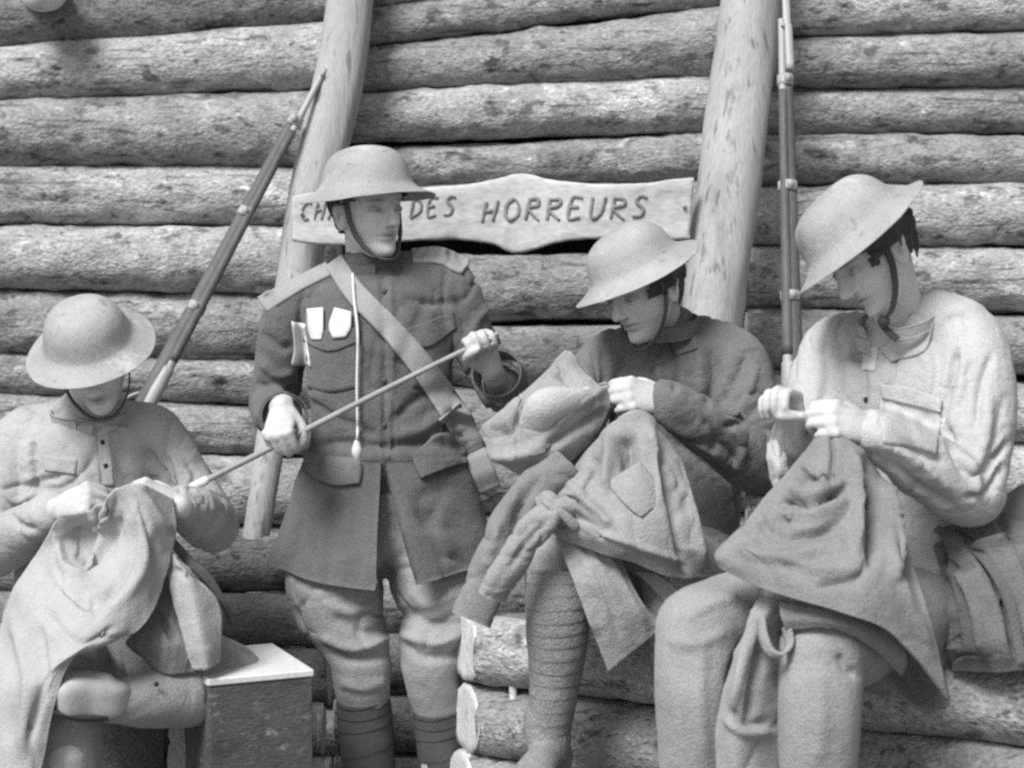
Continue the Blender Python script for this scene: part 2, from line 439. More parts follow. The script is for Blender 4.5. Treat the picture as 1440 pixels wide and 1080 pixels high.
def log_mesh(a, b, ra, rb, seed, n=40, m=130, bow=.0, knots=5, cutA=None, cutB=None):
    a, b = np.asarray(a), np.asarray(b); t = np.linspace(0, 1, m)[:, None]
    c = a + (b - a) * t
    L = np.linalg.norm(b - a)
    c[:, 2] += bow * np.sin(np.pi * t[:, 0]) + .006 * noise3(np.stack([t[:, 0]*L*1.3 + seed*3.1, np.full(m, seed*.7), np.zeros(m)], 1))
    T = (b - a) / L; A = nrm(np.cross(T, [0, 0, 1.])); B = np.cross(A, T)
    th = np.linspace(0, 2*np.pi, n, endpoint=False)
    r = (ra + (rb - ra) * t) * np.ones((1, n))
    q = np.stack([np.repeat(t, n, 1)*L, np.cos(th)[None]*.1*np.ones((m, 1)), np.sin(th)[None]*.1*np.ones((m, 1))], -1).reshape(-1, 3) + seed*5.7
    r = r * (1 + .045*noise3(q*[2.2, 5, 5]).reshape(m, n) + .045*noise3(q*[9, 16, 16]).reshape(m, n) + .035*noise3(q*[24, 34, 34]).reshape(m, n) + .02*ridge(q*[14, 60, 60], 1).reshape(m, n))
    rg = np.random.default_rng(int(seed*100)+3)
    for k in range(knots):
        tk, ak = rg.random(), rg.random()*2*np.pi
        dd = ((t - tk)*L/.035)**2 + (np.angle(np.exp(1j*(th - ak)))[None]*ra/.03)**2
        r = r + .010*np.exp(-dd) - .009*np.exp(-dd*5)
    V = c[:, None] + r[..., None]*(np.cos(th)[None, :, None]*A + np.sin(th)[None, :, None]*B)
    for cut, e, ce in ((cutA, 0, a), (cutB, -1, b)):
        if cut is not None:                                   # oblique saw cut: slide the end rings onto the cut plane
            k = 6 if e == 0 else m - 6; rng = range(k) if e == 0 else range(m-1, k, -1)
            for w, i in enumerate(rng):
                f = 1 - w/6.0
                s = ((V[i] - c[i]) @ cut) / (T @ cut)
                V[i] = V[i] - f * s[:, None] * T
    V = V.reshape(-1, 3); idx = np.arange(m*n).reshape(m, n)
    F = np.stack([idx[:-1], idx[1:], np.roll(idx, -1, 1)[1:], np.roll(idx, -1, 1)[:-1]], -1).reshape(-1, 4).tolist()
    return V, F, idx
def cap_mesh(V, ring, dirn, seed):
    """sawn face of a log: a slightly rough disc over its end ring"""
    E = V[ring]; c = E.mean(0); parts = [c[None]]; n = len(ring)
    for f in (.25, .5, .75, .97, 1.0): parts.append(c + (E - c)*f + np.asarray(dirn)*(.003 if f < .99 else -.006))
    W = np.concatenate(parts); W[0] += np.asarray(dirn)*.003
    F = [[0, 1+j, 1+(j+1) % n] for j in range(n)]
    for k in range(4):
        for j in range(n): F.append([1+k*n+j, 1+(k+1)*n+j, 1+(k+1)*n+(j+1) % n, 1+k*n+(j+1) % n])
    W[:1+3*n] += np.asarray(dirn) * (.0015*noise3(W[:1+3*n]*60))[:, None]
    return W, F

WD = 5.45
wall = thing('log_wall', at_z(720, 0, WD), 'wall of stacked rough bark logs behind the four people', 'log wall')
lefts = [  # y top/bottom at px 0 and at px 450
    (-75, 8, -150, -52), (8, 88, -52, 36), (88, 154, 36, 130), (155, 233, 130, 236), (234, 314, 236, 314), (320, 398, 318, 412), (397, 486, 418, 508),
    (487, 542, 510, 572), (543, 625, 576, 642), (626, 712, 644, 738), (713, 800, 740, 828), (800, 880, 830, 905), (880, 965, 906, 990), (965, 1050, 990, 1070), (1050, 1130, 1072, 1150), (1130, 1210, 1150, 1225)]
mids = [(-60, 16, -130, -50), (16, 66, -50, 12), (67, 131, 12, 106), (132, 198, 107, 185), (211, 264, 189, 253), (264, 335, 254, 330), (366, 458, 362, 452),
    (466, 545, 462, 545), (546, 630, 546, 632), (632, 715, 634, 720), (716, 800, 722, 806), (802, 885, 808, 890), (886, 970, 892, 975), (972, 1055, 977, 1060), (1056, 1140, 1062, 1145), (1140, 1225, 1145, 1225)]
rights = [(-100, -22, -110, -28), (-20, 50, -26, 40), (54, 123, 42, 118), (130, 192, 121, 186), (193, 259, 188, 256), (262, 344, 258, 348), (348, 432, 352, 441), (438, 520, 450, 530),
    (524, 610, 540, 622), (612, 700, 624, 708), (702, 785, 710, 795), (788, 870, 797, 880), (872, 955, 882, 965), (957, 1040, 967, 1050), (1042, 1130, 1052, 1140), (1130, 1225, 1140, 1225)]
def lerp_y(x0, y0, x1, y1, x): return y0 + (y1-y0)*(x-x0)/(x1-x0)
k = 0
for rows, xa, xb, xl, xr in ((lefts, 0, 450, -420, 478), (mids, 510, 1000, 474, 1042), (rights, 1100, 1440, 1046, 1900)):
    for (ta, ba, tb, bb) in rows:
        k += 1
        l = (lerp_y(xa, ta, xb, tb, max(xl, -120)), lerp_y(xa, ba, xb, bb, max(xl, -120)))
        r = (lerp_y(xa, ta, xb, tb, min(xr, 1560)), lerp_y(xa, ba, xb, bb, min(xr, 1560)))
        jd = RNG.normal(0, .012)
        ra = max(.045, (l[1]-l[0])/2*WD/FPX*1.05); rb = max(.045, (r[1]-r[0])/2*WD/FPX*1.05)
        da, db = WD + jd, WD + jd + RNG.normal(0, .008)
        V, F, idx = log_mesh(P(xl, sum(l)/2, da), P(xr, sum(r)/2, db), ra, rb, k, bow=RNG.normal(0, .003), knots=7)
        dusky = rows is lefts and ta == 8
        o = put('log', (V, F), BARK[2] if dusky else BARK[[0, 1, 0, 1, 1][int(RNG.integers(5))]], wall)
        for e, s in ((0, -1), (-1, 1)):
            put('sawn_end', cap_mesh(V, idx[e], np.array([s, 0, 0.]), k), CUT, o)
# dark backing added behind the logs, blocks light and keeps the gaps dark
put('dark_backing', box(P(740, 500, WD+.22) + [0, 0, -.15], 5.6, .12, 2.6), BACKING, wall, smooth=False)
# a roof pole end showing at the top of the wall
pe = thing('pole_end', P(62, -2, 5.2), 'pale rounded butt end poking out at the top left of the log wall', 'pole end')
V, F = capsule([P(62, -14, 5.62), P(62, -12, 5.35), P(62, -8, 5.22)], [.062, .066, .060], [.050, .053, .046], n=28, ref=[1, 0, 0])
V = V + (.004*noise3(V*22))[:, None]*normals(V, F)
put('butt', (V, F), CUT, pe)

def pole(name, line, radii, label, mat, seed, n=40, m=120, flat=0):
    c = np.array([P(*q) for q in line]); S = crv(np.concatenate([c, np.array(radii)[:, None]], 1), m)
    q0 = np.linspace(0, 1, m)
    def rf(t, th):
        q = np.stack([np.broadcast_to(t*9, (m, n)), np.broadcast_to(np.cos(th)*1.2, (m, n)), np.broadcast_to(np.sin(th)*1.2, (m, n))], -1).reshape(-1, 3) + seed
        g = np.stack([np.broadcast_to(t*3, (m, n)), np.broadcast_to(np.cos(th)*7, (m, n)), np.broadcast_to(np.sin(th)*7, (m, n))], -1).reshape(-1, 3) + seed
        return 1 + .05*noise3(q).reshape(m, n) + .018*noise3(g).reshape(m, n)
    V, F = tube(S[:, :3], S[:, 3], n=n, m=m, rfun=rf)
    t = thing(name, c[-1], label, 'post')
    put('trunk', (V, F), mat, t)
    return t
pole('leaning_post', [(505, -120, 5.30), (488, 40, 5.27), (468, 150, 5.24), (440, 270, 5.2), (420, 380, 5.17), (396, 530, 5.08), (370, 690, 4.98), (357, 775, 4.93)],
     [.058, .066, .070, .066, .058, .044, .036, .034], 'leaning peeled post behind the left end of the lettered sign', PEELED, 2.0)
pole('leaning_post', [(1075, -140, 5.26), (1055, 0, 5.22), (1038, 160, 5.16), (1015, 330, 5.1), (1002, 440, 5.06), (975, 700, 4.98), (950, 1000, 4.9)],
     [.078, .080, .086, .086, .082, .082, .08], 'thick peeled post leaning on the wall at the right end of the lettered sign', PEELED, 5.0)

# ------------------------------------------------------------------ the sign
SD = 5.02
sgn = thing('sign_board', P(694, 345, SD), 'pale rough board hand lettered in French nailed across the posts', 'sign')
top = [(411, 276), (440, 270), (480, 266), (540, 264), (600, 264), (660, 259), (705, 250), (737, 244), (775, 253), (830, 258), (900, 258), (945, 252), (976, 250)]
bot = [(412, 339), (440, 343), (480, 345), (540, 341), (600, 338), (640, 337), (690, 343), (722, 356), (752, 351), (785, 341), (835, 336), (900, 338), (970, 336)]
rows = []
for f in (0, .06, .3, .5, .7, .94, 1):
    rows.append([(a[0]+(b[0]-a[0])*f, a[1]+(b[1]-a[1])*f, SD + .01*math.sin(a[0]*.02) + (.006 if f in (0, 1) else 0)) for a, b in zip(top, bot)])
SM = sheet(rows, n=30, m=120, t=.022, wr=.0012, fr=25)
put('board', SM, BOARD, sgn)
for q in ((424, 300), (962, 290)):
    c = P(*q, SD - .002); put('nail', ellipsoid(c, np.eye(3)*.006, 10, 6), STEEL, sgn)
SB = bvh(SM)
GL = {  # brush letters as strokes in a unit cell (x right, y down)
 'C': [[(.9,.1),(.5,0),(.1,.35),(.1,.7),(.45,1),(.85,.9)]], 'H': [[(.05,.05),(0,1)],[(.8,0),(.72,1)],[(0,.52),(.8,.45)]],
 'A': [[(0,1),(.45,0),(.85,1)],[(.2,.62),(.7,.6)]], 'M': [[(0,1),(.1,0),(.45,.6),(.85,0),(.95,1)]],
 'B': [[(.05,0),(.05,1)],[(.05,.02),(.65,.12),(.6,.42),(.08,.5),(.75,.6),(.7,.92),(.05,1)]],
 'R': [[(.08,.02),(.05,1)],[(.05,.05),(.65,.08),(.7,.35),(.1,.52),(.9,1.05)]], 'E': [[(.75,.02),(.08,.05),(.05,.98),(.8,.95)],[(.08,.5),(.6,.47)]],
 'D': [[(.08,0),(.05,1)],[(.05,.02),(.7,.2),(.75,.7),(.05,1)]], 'S': [[(.85,.1),(.4,0),(.15,.25),(.7,.6),(.6,.95),(.05,.95)]],
 'O': [[(.5,0),(.1,.3),(.1,.75),(.45,1),(.85,.72),(.85,.3),(.5,0)]], 'U': [[(.05,0),(.08,.75),(.4,1),(.75,.75),(.85,0)]]}
def letters(word, x0, x1, y0, y1, sl=-.18, w=5.5, h=27):
    parts = []; n = len(word); st = (x1-x0)/n
    for i, ch in enumerate(word):
        ox = x0 + i*st; oy = y0 + (y1-y0)*i/max(1, n-1) + random.uniform(-1.5, 1.5); cw = st*.74
        for s in GL[ch]:
            pts = [(ox + u*cw + sl*(v-1)*h + random.uniform(-.8, .8), oy + v*h + random.uniform(-.8, .8)) for u, v in s]
            parts.append(strap_on(SB, pts, [w*random.uniform(.7, 1), w, w*random.uniform(.5, .9)], n=8*len(pts), m=3, off=.0045, t=.002))
    return join(parts)
put('lettering', letters('CHAMBRE', 421, 562, 284, 280, h=26, w=3.4), INK, sgn)
put('lettering', letters('DES', 576, 645, 279, 276, h=27, w=3.8), INK, sgn)
put('lettering', letters('HORREURS', 677, 917, 280, 275, h=30, w=4.9), INK, sgn)

# ------------------------------------------------------------------ log bench with sawn ends
bench = thing('log_bench', at_z(1050, .3, 4.1), 'bench of stacked bark logs under the two people on the right', 'bench')
cutn = nrm([-1, -.30, .05])
for i, (ya, yb) in enumerate(((912, 1008), (1012, 1128), (1108, 1245))):
    dx = (0, 2, -6)[i]
    V, F, idx = log_mesh(P(655+dx, ya, 4.46), P(1640, yb + .0, 3.68), .080, .086, 60+i, n=40, m=140, knots=9, cutA=cutn)
    o = put('log', (V, F), BARK[1] if i else BARK[0], bench)
    put('sawn_end', cap_mesh(V, idx[0], cutn, i), CUT, o); put('sawn_end', cap_mesh(V, idx[-1], np.array([1, 0, 0.]), i), CUT, o)
pg = capsule([P(721, 964, 4.36), P(722, 985, 4.36)], .009, n=10)
put('peg', pg, CUT, bench)
# second row of logs behind, against the wall
for i, (ya, yb) in enumerate(((905, 985), (1005, 1095))):
    V, F, idx = log_mesh(P(690, ya, 4.62), P(1660, yb, 3.86), .078, .084, 70+i, n=30, m=60, knots=5)
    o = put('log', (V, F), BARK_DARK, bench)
    put('sawn_end', cap_mesh(V, idx[0], np.array([-1, 0, 0.]), i), CUT, o)

# low pile of logs along the wall at the left: carries the rifle butt and the foot of the thin post
pile = thing('log_pile', at_z(200, 0, 4.95), 'low dark pile of logs behind the left sitter and the soldier', 'log pile')
for i, yc in enumerate((792, 868, 946, 1024, 1102, 1180)):
    V, F, idx = log_mesh(P(-380, yc, 4.93 - .03*i), P(463 - 9*(i % 2), yc + 4, 4.93 - .03*i), .069, .071, 80+i, n=32, m=70, knots=6)
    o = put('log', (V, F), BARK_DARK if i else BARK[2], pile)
    put('sawn_end', cap_mesh(V, idx[-1], np.array([1, 0, 0.]), i), CUT, o); put('sawn_end', cap_mesh(V, idx[0], np.array([-1, 0, 0.]), i), CUT, o)

# ------------------------------------------------------------------ left box and the seat under the left sitter
def crate(px, py, d, sx, sy, sz, yaw, label, cat, panel=2, name='wooden_box', bb=None):
    c = P(px, py, d); q = math.cos(yaw), math.sin(yaw); Rz = np.array([[q[0], -q[1], 0], [q[1], q[0], 0], [0, 0, 1.]])
    b = c.copy(); b[2] = max(0.0, c[2] - sz)
    t = thing(name, b, label, cat)
    for k in range(panel):
        h = sz/panel
        zc = c[2] - .018 - h*(k+.5)
        for s in (-1, 1):
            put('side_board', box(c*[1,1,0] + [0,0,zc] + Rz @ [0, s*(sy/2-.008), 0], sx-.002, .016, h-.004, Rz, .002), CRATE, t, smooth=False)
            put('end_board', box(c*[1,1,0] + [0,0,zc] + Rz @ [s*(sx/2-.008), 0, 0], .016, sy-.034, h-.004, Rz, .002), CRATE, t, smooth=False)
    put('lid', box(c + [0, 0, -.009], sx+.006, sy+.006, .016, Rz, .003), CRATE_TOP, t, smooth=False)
    return t
crate(340, 928, 4.22, .23, .30, .56, R(24), 'grey wooden box with bright pale lid between the left sitter and the standing soldier', 'box', 2)
st = thing('log_stool', at_z(130, 0, 4.55), 'upright log used as a stool under the left sitter', 'stool')
V, F, idx = log_mesh(at_z(130, 0, 4.55), at_z(130, .47, 4.55), .15, .145, 90, n=40, m=30) if False else (None, None, None)
stub = tube([at_z(130, -.02, 4.62), at_z(130, .2, 4.62), at_z(130, .46, 4.62)], [.17, .16, .16], n=36, m=20)
put('stump', stub, BARK_DARK, st, auto=40)

# ------------------------------------------------------------------ rifles
def rifle(muzzle, butt, label, seed, bayonet=False, face=(0, -1, 0), side=1):
    a, b = np.asarray(butt), np.asarray(muzzle); L = np.linalg.norm(b-a); T = (b-a)/L
    KT = .86
    X = nrm(np.cross(T, face)); Y = nrm(np.cross(T, X))           # X: sideways, Y: towards/away from viewer
    if Y @ np.asarray(face) < 0: Y = -Y; X = -X
    X = X*side
    W = lambda s, x=0, y=0: a + T*s + X*x*KT + Y*y*KT
    t = thing('rifle', a, label, 'rifle', 'rifles leaning on the log wall')
    st = tube([W(0, .045), W(.03, .046), W(.16, .036), W(.27, .012), (W(.33, .004)), W(.42, .0), W(.62, 0), W(.9, 0), W(L-.16, 0)], [.056, .057, .043, .023, .024, .026, .023, .020, .016], [.020, .021, .020, .017, .018, .020, .019, .017, .014], n=20, m=90, ref=X)
    put('stock', st, GUNWOOD, t)
    put('barrel', tube([W(.40, -.016, .010), W(L-.13, -.013, .010), W(L, -.013, .010)], [.013, .0092, .008], n=16, m=24), STEEL, t)
    put('upper_guard', tube([W(.52, -.016, .014), W(.8, -.015, .014), W(L-.2, -.013, .012)], [.0135, .0125, .011], n=16, m=24), GUNWOOD, t)
    put('receiver', tube([W(.30, -.012, .006), W(.42, -.012, .006), W(.50, -.014, .008)], [.016, .020, .017], n=16, m=20), STEEL, t)
    put('bolt_handle', capsule([W(.36, -.012, .02), W(.36, -.004, .045), W(.355, .004, .055)], [.006, .006, .009], n=10), STEEL, t)
    put('trigger_guard', tube([W(.30, .026), W(.33, .056), W(.38, .056), W(.41, .03)], [.004]*4, n=8, m=20), STEEL, t)
    for s, w in ((L-.17, .014), (L-.46, .012), (L-.75, .012)):
        put('band', tube([W(s-w, -.004, .003), W(s+w, -.004, .003)], [.0245-.004*(s > L-.2)]*2, [.022-.003*(s > L-.2)]*2, n=20, m=4, ref=X), STEEL, t)
        put('swivel', ellipsoid(W(s, .0, .027), np.eye(3)*[.010, .008, .012], 10, 8), CUT if False else STEEL, t)
    put('front_sight', box(W(L-.02, -.013, .022), .006, .012, .012, np.stack([X, Y, T], 1)), STEEL, t, smooth=False)
    if False: put('sling', ribbon([W(L-.47, .022, .02), W(L-.7, .034, .014), W(.75, .038, .01), W(.4, .045, .0), W(.14, .09, 0)], X*.3+Y, .026, .003), WEB, t)
    if bayonet:
        put('bayonet', tube([W(L-.14, .010, .008), W(L-.02, .006, .008), W(L, .004, .008), W(L+.3, -.002, .008), W(L+.42, -.004, .008)], [.012, .012, .010, .009, .002], [.010, .010, .005, .004, .001], n=12, m=30, ref=X), STEEL, t)
rifle(P(452, 96, 5.20), P(104, 757, 4.86), 'rifle leaning diagonally against the first leaning post behind the left sitter', 1)
rifle(P(1104, 30, 4.86), P(1122, 800, 4.42), 'upright rifle with bayonet standing between the thick post and the right sitter', 2, True, side=-1)

# ================================================================== PEOPLE: builders
def head_frame(yaw, pitch, roll):
    y, p, r = R(yaw), R(pitch), R(roll)
    f0 = np.array([math.sin(y), -math.cos(y), 0]); r0 = np.array([-math.cos(y), -math.sin(y), 0]); z = np.array([0, 0, 1.])
    f = math.cos(p)*f0 - math.sin(p)*z; u = math.sin(p)*f0 + math.cos(p)*z
    return np.stack([math.cos(r)*r0 - math.sin(r)*u, f, math.cos(r)*u + math.sin(r)*r0])      # rows: right, forward, up
HEAD_LV = np.array([  # z, front, back, half-width
    (-.114, .058, .030, .016), (-.110, .072, .012, .026), (-.100, .081, -.012, .035), (-.088, .081, -.030, .043), (-.074, .079, -.046, .050),
    (-.060, .082, -.058, .058), (-.045, .084, -.070, .062), (-.030, .084, -.080, .066), (-.012, .082, -.090, .069), (.004, .081, -.096, .071),
    (.020, .088, -.099, .073), (.045, .088, -.099, .076), (.070, .078, -.093, .073), (.090, .060, -.078, .062), (.104, .036, -.055, .045), (.112, .008, -.025, .020)])
def head_loft(infl=0.0, n=40, m=44):
    S = crv(HEAD_LV, m); th = np.linspace(0, 2*np.pi, n, endpoint=False); rings = []
    for z, yf, yb, w in S:
        c, h = (yf+yb)/2, (yf-yb)/2 + infl; w = w + infl
        sx, sy = np.sin(th), np.cos(th)
        x = w*np.sign(sx)*np.abs(sx)**.96; y = h*np.sign(sy)*np.abs(sy)**.96
        x = x*(1 - (.15 - .05*np.clip((z+.02)/.05, 0, 1))*np.clip(sy, 0, 1)**1.5)
        rings.append(np.stack([x, c + y, np.full(n, z)], 1))
    V = np.concatenate(rings); idx = np.arange(m*n).reshape(m, n)
    F = np.stack([idx[:-1], idx[1:], np.roll(idx, -1, 1)[1:], np.roll(idx, -1, 1)[:-1]], -1).reshape(-1, 4).tolist()
    V = np.concatenate([V, [[0, S[0,1:3].mean(), -.116 - infl], [0, S[-1,1:3].mean(), .114 + infl]]]); s = m*n
    for j in range(n):
        F.append([s, idx[0, j], idx[0, (j+1) % n]]); F.append([s+1, idx[-1, (j+1) % n], idx[-1, j]])
    return V, F
def head_parts(c, fr, s=1.0):
    W = lambda M: (np.asarray(c) + s*(M[0] @ fr), M[1])
    out = [W(head_loft())]
    out.append(W(capsule([(0, .085, .008), (0, .092, -.012), (0, .100, -.030)], [.0085, .010, .0125], n=14)))
    for sx in (-1, 1):
        out.append(W(ellipsoid((sx*.0105, .094, -.035), np.diag([.0085, .010, .007]), 12, 8)))
        out.append(W(ellipsoid((sx*.031, .070, .000), np.diag([.015, .013, .012]), 14, 10)))
        out.append(W(ellipsoid((sx*.074, -.014, -.018), np.array([[sx*.009, .004, 0], [-sx*.004, .018, .004], [0, -.006, .033]]), 16, 10)))
        out.append(W(ellipsoid((sx*.078, -.020, -.004), np.array([[sx*.007, .003, 0], [-sx*.003, .018, .0], [0, -.002, .018]]), 14, 8)))
    return out
def face_finish(M, c, fr, s=1.0):
    V, F = M; L = (V - c) @ fr.T / s
    x, y, z = L.T; near = np.exp(-np.clip(np.linalg.norm(L/[.11, .14, .15], axis=1) - 1, 0, 9)*8)
    front = np.clip((y - .035)/.02, 0, 1)*(near > .9)
    g = lambda a, b, sa, sb, xx=x: np.exp(-((xx-a)/sa)**2 - ((z-b)/sb)**2)
    ax = np.abs(x); d = np.zeros(len(V))
    d += .0065*g(0, -.0555, .020, .0045) + .0075*g(0, -.0685, .017, .0050) - .0050*g(0, -.0622, .021, .0026) - .005*g(0, -.080, .02, .006)
    d += .004*g(0, -.100, .018, .012) + .005*g(.030, .019, .020, .007, ax) - .007*g(.029, .010, .016, .006, ax) - .006*g(.017, -.001, .008, .009, ax)
    d += .0035*g(.046, -.026, .018, .016, ax) - .002*g(.036, -.058, .012, .020, ax) - .003*g(.024, -.036, .004, .012, ax)
    d -= .003*g(0, -.048, .004, .005) + .0025*g(.031, -.0035, .013, .0025, ax)
    V = V + (d*front*s)[:, None]*fr[1]
    t = np.where(near > .5, 1.0, .80)  # face painted lighter than hands and body to offset the helmet shade
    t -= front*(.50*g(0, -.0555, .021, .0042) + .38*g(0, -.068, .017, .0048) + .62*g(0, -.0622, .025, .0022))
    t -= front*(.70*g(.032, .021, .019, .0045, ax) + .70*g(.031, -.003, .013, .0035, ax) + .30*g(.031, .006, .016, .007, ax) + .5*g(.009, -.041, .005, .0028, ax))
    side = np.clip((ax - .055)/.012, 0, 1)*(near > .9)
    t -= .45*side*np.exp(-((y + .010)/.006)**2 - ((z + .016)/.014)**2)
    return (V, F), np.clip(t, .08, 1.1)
def set_tint(o, t):
    a = o.data.attributes.new('tint', 'FLOAT', 'POINT'); a.data.foreach_set('value', np.asarray(t, np.float32))

def hand_parts(w, Fd, Sd, right, curls, thumb='grip', s=1.0):
    Fd = nrm(Fd); Sd = nrm(np.asarray(Sd) - Fd*np.dot(Sd, Fd)); B = np.cross(Fd, Sd) if right else np.cross(Sd, Fd)
    w = np.asarray(w); Q = lambda f, q, b: w + s*(Fd*f + Sd*q + B*b)
    out = [capsule([Q(-.012, 0, 0), Q(.02, 0, 0), Q(.055, .001, 0), Q(.088, .001, -.001)], np.array([.027, .031, .038, .036])*s, np.array([.020, .018, .016, .012])*s, n=18, ref=Sd)]
    for k in range(4):
        L = ((.044, .027, .022), (.048, .030, .023), (.044, .028, .023), (.034, .022, .020))[k]
        rr = (.0094, .0096, .0090, .0080)[k]
        p = Q((.086, .091, .087, .078)[k], (.031, .0105, -.0105, -.030)[k], .001); pts = [Q(.06, (.026, .009, -.009, -.026)[k], .001), p]; a = 0
        out.append(ellipsoid(p + B*.003*s, np.eye(3)*.0108*s, 12, 8))
        for seg in range(3):
            a += R(curls[k][seg] if isinstance(curls[0], (list, tuple)) else curls[seg])
            p = p + s*L[seg]*(Fd*math.cos(a) - B*math.sin(a)); pts.append(p)
        out.append(capsule(pts, np.array([rr, rr*1.04, rr*.98, rr*.92, rr*.76])*s, n=12))
    b = Q(.022, .024, -.006)
    D = {'grip': [(.70, .50, -.50), (.62, -.25, -.74), (.25, -.85, -.45)], 'pinch': [(.68, .45, -.58), (.82, .05, -.58), (.92, -.15, -.36)], 'along': [(.75, .55, -.35), (.95, .2, -.25), (.98, .05, -.2)]}[thumb]
    pts = [Q(.004, .012, -.004), b]; p = b
    for l, q in zip((.044, .033, .026), D):
        q = nrm(q); p = p + s*l*(Fd*q[0] + Sd*q[1] + B*q[2]); pts.append(p)
    out.append(capsule(pts, np.array([.015, .0155, .0118, .0112, .0085])*s, n=14))
    return out
FIST = (72, 92, 58); HOLD = (48, 62, 40); LOOSE = (30, 42, 25)

def brodie(c, fr, name='helmet', s=1.0, tilt=0.0, parent=None, label=None, mat=None, seed=0, roll=0.0):
    """shallow steel helmet with a wide brim, bowl slightly longer than wide"""
    prof = np.array([(0, .116), (.03, .1145), (.06, .108), (.083, .094), (.098, .074), (.106, .052), (.111, .036), (.117, .025), (.131, .015), (.150, .006), (.164, .0), (.166, -.0015), (.164, -.003), (.149, .0025), (.130, .0115), (.1145, .0215), (.108, .033), (.104, .050), (.095, .071), (.080, .090), (.058, .104), (.03, .1105), (0, .112)])
    S = crv(prof, 90); n = 72; th = np.linspace(0, 2*np.pi, n, endpoint=False); V = []
    for r, z in S:
        sx = .93; x = r*np.sin(th)*sx; y = r*np.cos(th)
        dz = -.010*(np.cos(2*th) < 2)*np.cos(2*th)*np.clip((r-.10)/.058, 0, 1)**1.5*-1 - .004*np.clip((r-.1)/.05, 0, 1)
        V.append(np.stack([x, y, z + dz*.6 + 0*th], 1))
    V = np.concatenate(V); m = len(S); idx = np.arange(m*n).reshape(m, n)
    V = V + .0022*noise3(V*15 + seed)[:, None]*np.array([1, 1, 1.])
    F = np.stack([idx[:-1], idx[1:], np.roll(idx, -1, 1)[1:], np.roll(idx, -1, 1)[:-1]], -1).reshape(-1, 4).tolist()
    ct, st = math.cos(R(tilt)), math.sin(R(tilt)); X = fr[0]; Y = ct*fr[1] - st*fr[2]; Z = st*fr[1] + ct*fr[2]
    cr_, sr_ = math.cos(R(roll)), math.sin(R(roll)); X, Z = cr_*X - sr_*Z, cr_*Z + sr_*X
    f2 = np.stack([X, Y, Z]); o = np.asarray(c) + s*(.030*Z - .004*Y)
    h = put(name, (o + s*(V @ f2), F), mat or HELMET, parent, label=label)
    lin = ellipsoid((0, 0, .022), np.diag([.088, .098, .080]), 28, 16)
    keep = [f for f in lin[1] if all(lin[0][i][2] > .012 for i in f)]
    put('helmet_lining', (o + s*(lin[0] @ f2), keep), LINER, h)
    rv = [ellipsoid(o + s*(np.array([sx*.092, 0, .058]) @ f2), np.eye(3)*.004, 8, 6) for sx in (-1, 1)]
    for q in rv: put('rivet', q, HELMET, h)
    return f2
def hair_mesh(c, fr, s=1.0, low=-.075, fx=.045, infl=.009, seed=0, hl=.012):
    V, F = head_loft(infl, 64, 60); x, y, z = V.T
    line = np.where(y > -.005, hl, np.where(y > -.03, hl + (y+.005)*2.2, low))
    nz = noise3(V*[70, 70, 30] + seed*3); line = line + .020*nz; fx = fx + .014*noise3(V*[40, 40, 60] + 9)
    keep = (z > line) & (z < .062) & ~((y > fx) & (z < .035))
    F = [f for f in F if len(f) == 4 and all(keep[i] for i in f)]
    N = normals(V, F); a = np.arctan2(x, y)
    V = V + N*(.004*np.sin(a*46 + 4*noise3(V*30 + seed)) + .004*noise3(V*[50, 50, 16] + seed))[:, None]
    return np.asarray(c) + s*(V @ fr), F
def on_head(c, fr, pts, s=1.0): return [np.asarray(c) + s*(np.asarray(p) @ fr) for p in pts]
def limb(pts, r, rb=None, ref=None, n=22): return capsule([p if isinstance(p, np.ndarray) else P(*p) for p in pts], r, rb, n=n, ref=ref)
def torso(rings, ref, n=36):
    pts = [P(*q[:3]) for q in rings]
    return capsule(pts, [q[3] for q in rings], [q[4] for q in rings], n=n, ref=ref)
def puttee(pts, r, turns=9, n=40, m=120, amp=.045):
    def rf(t, th):
        u = t*turns - th/(2*np.pi)
        return 1 + amp*((u % 1.0) - .5) + .012*np.sin(u*0.7 + th*2)
    return tube([P(*p) for p in pts], r, n=n, m=m, rfun=rf)
def boot(heel, toe, ankle, w=.045, s=1.0):
    h, t, a = map(np.asarray, (heel, toe, ankle)); f = nrm(t - h); up = nrm(a - h - f*np.dot(a-h, f))
    A = capsule([h + up*.035, h + f*.10 + up*.045, h + f*.20 + up*.035, t + up*.03], [w*.80, w*.86, w*1.05, w*.8], [.036, .044, .033, .026], n=18, ref=np.cross(f, up))
    Bq = capsule([a + up*.06, a, h + up*.05 + f*.03], [.052, .048, .042], n=16)
    sole = tube([h - f*.012 + up*.006, h + f*.10 + up*.006, h + f*.19 + up*.006, t + f*.02 + up*.010], [w*.7, w*.8, w*1.1, w*.6], [.010]*4, n=16, ref=np.cross(f, up))
    return union([A, Bq, sole], .006, 2)
def button(B, px, py, r=.0075):
    h = hit(B, px, py)
    v = nrm(CAM - h)
    e = np.stack([nrm(np.cross(v, [0, 0, 1.]))*r, np.cross(v, nrm(np.cross(v, [0, 0, 1.])))*r, v*r*.55])
    return ellipsoid(h + v*.003, e, 12, 8)
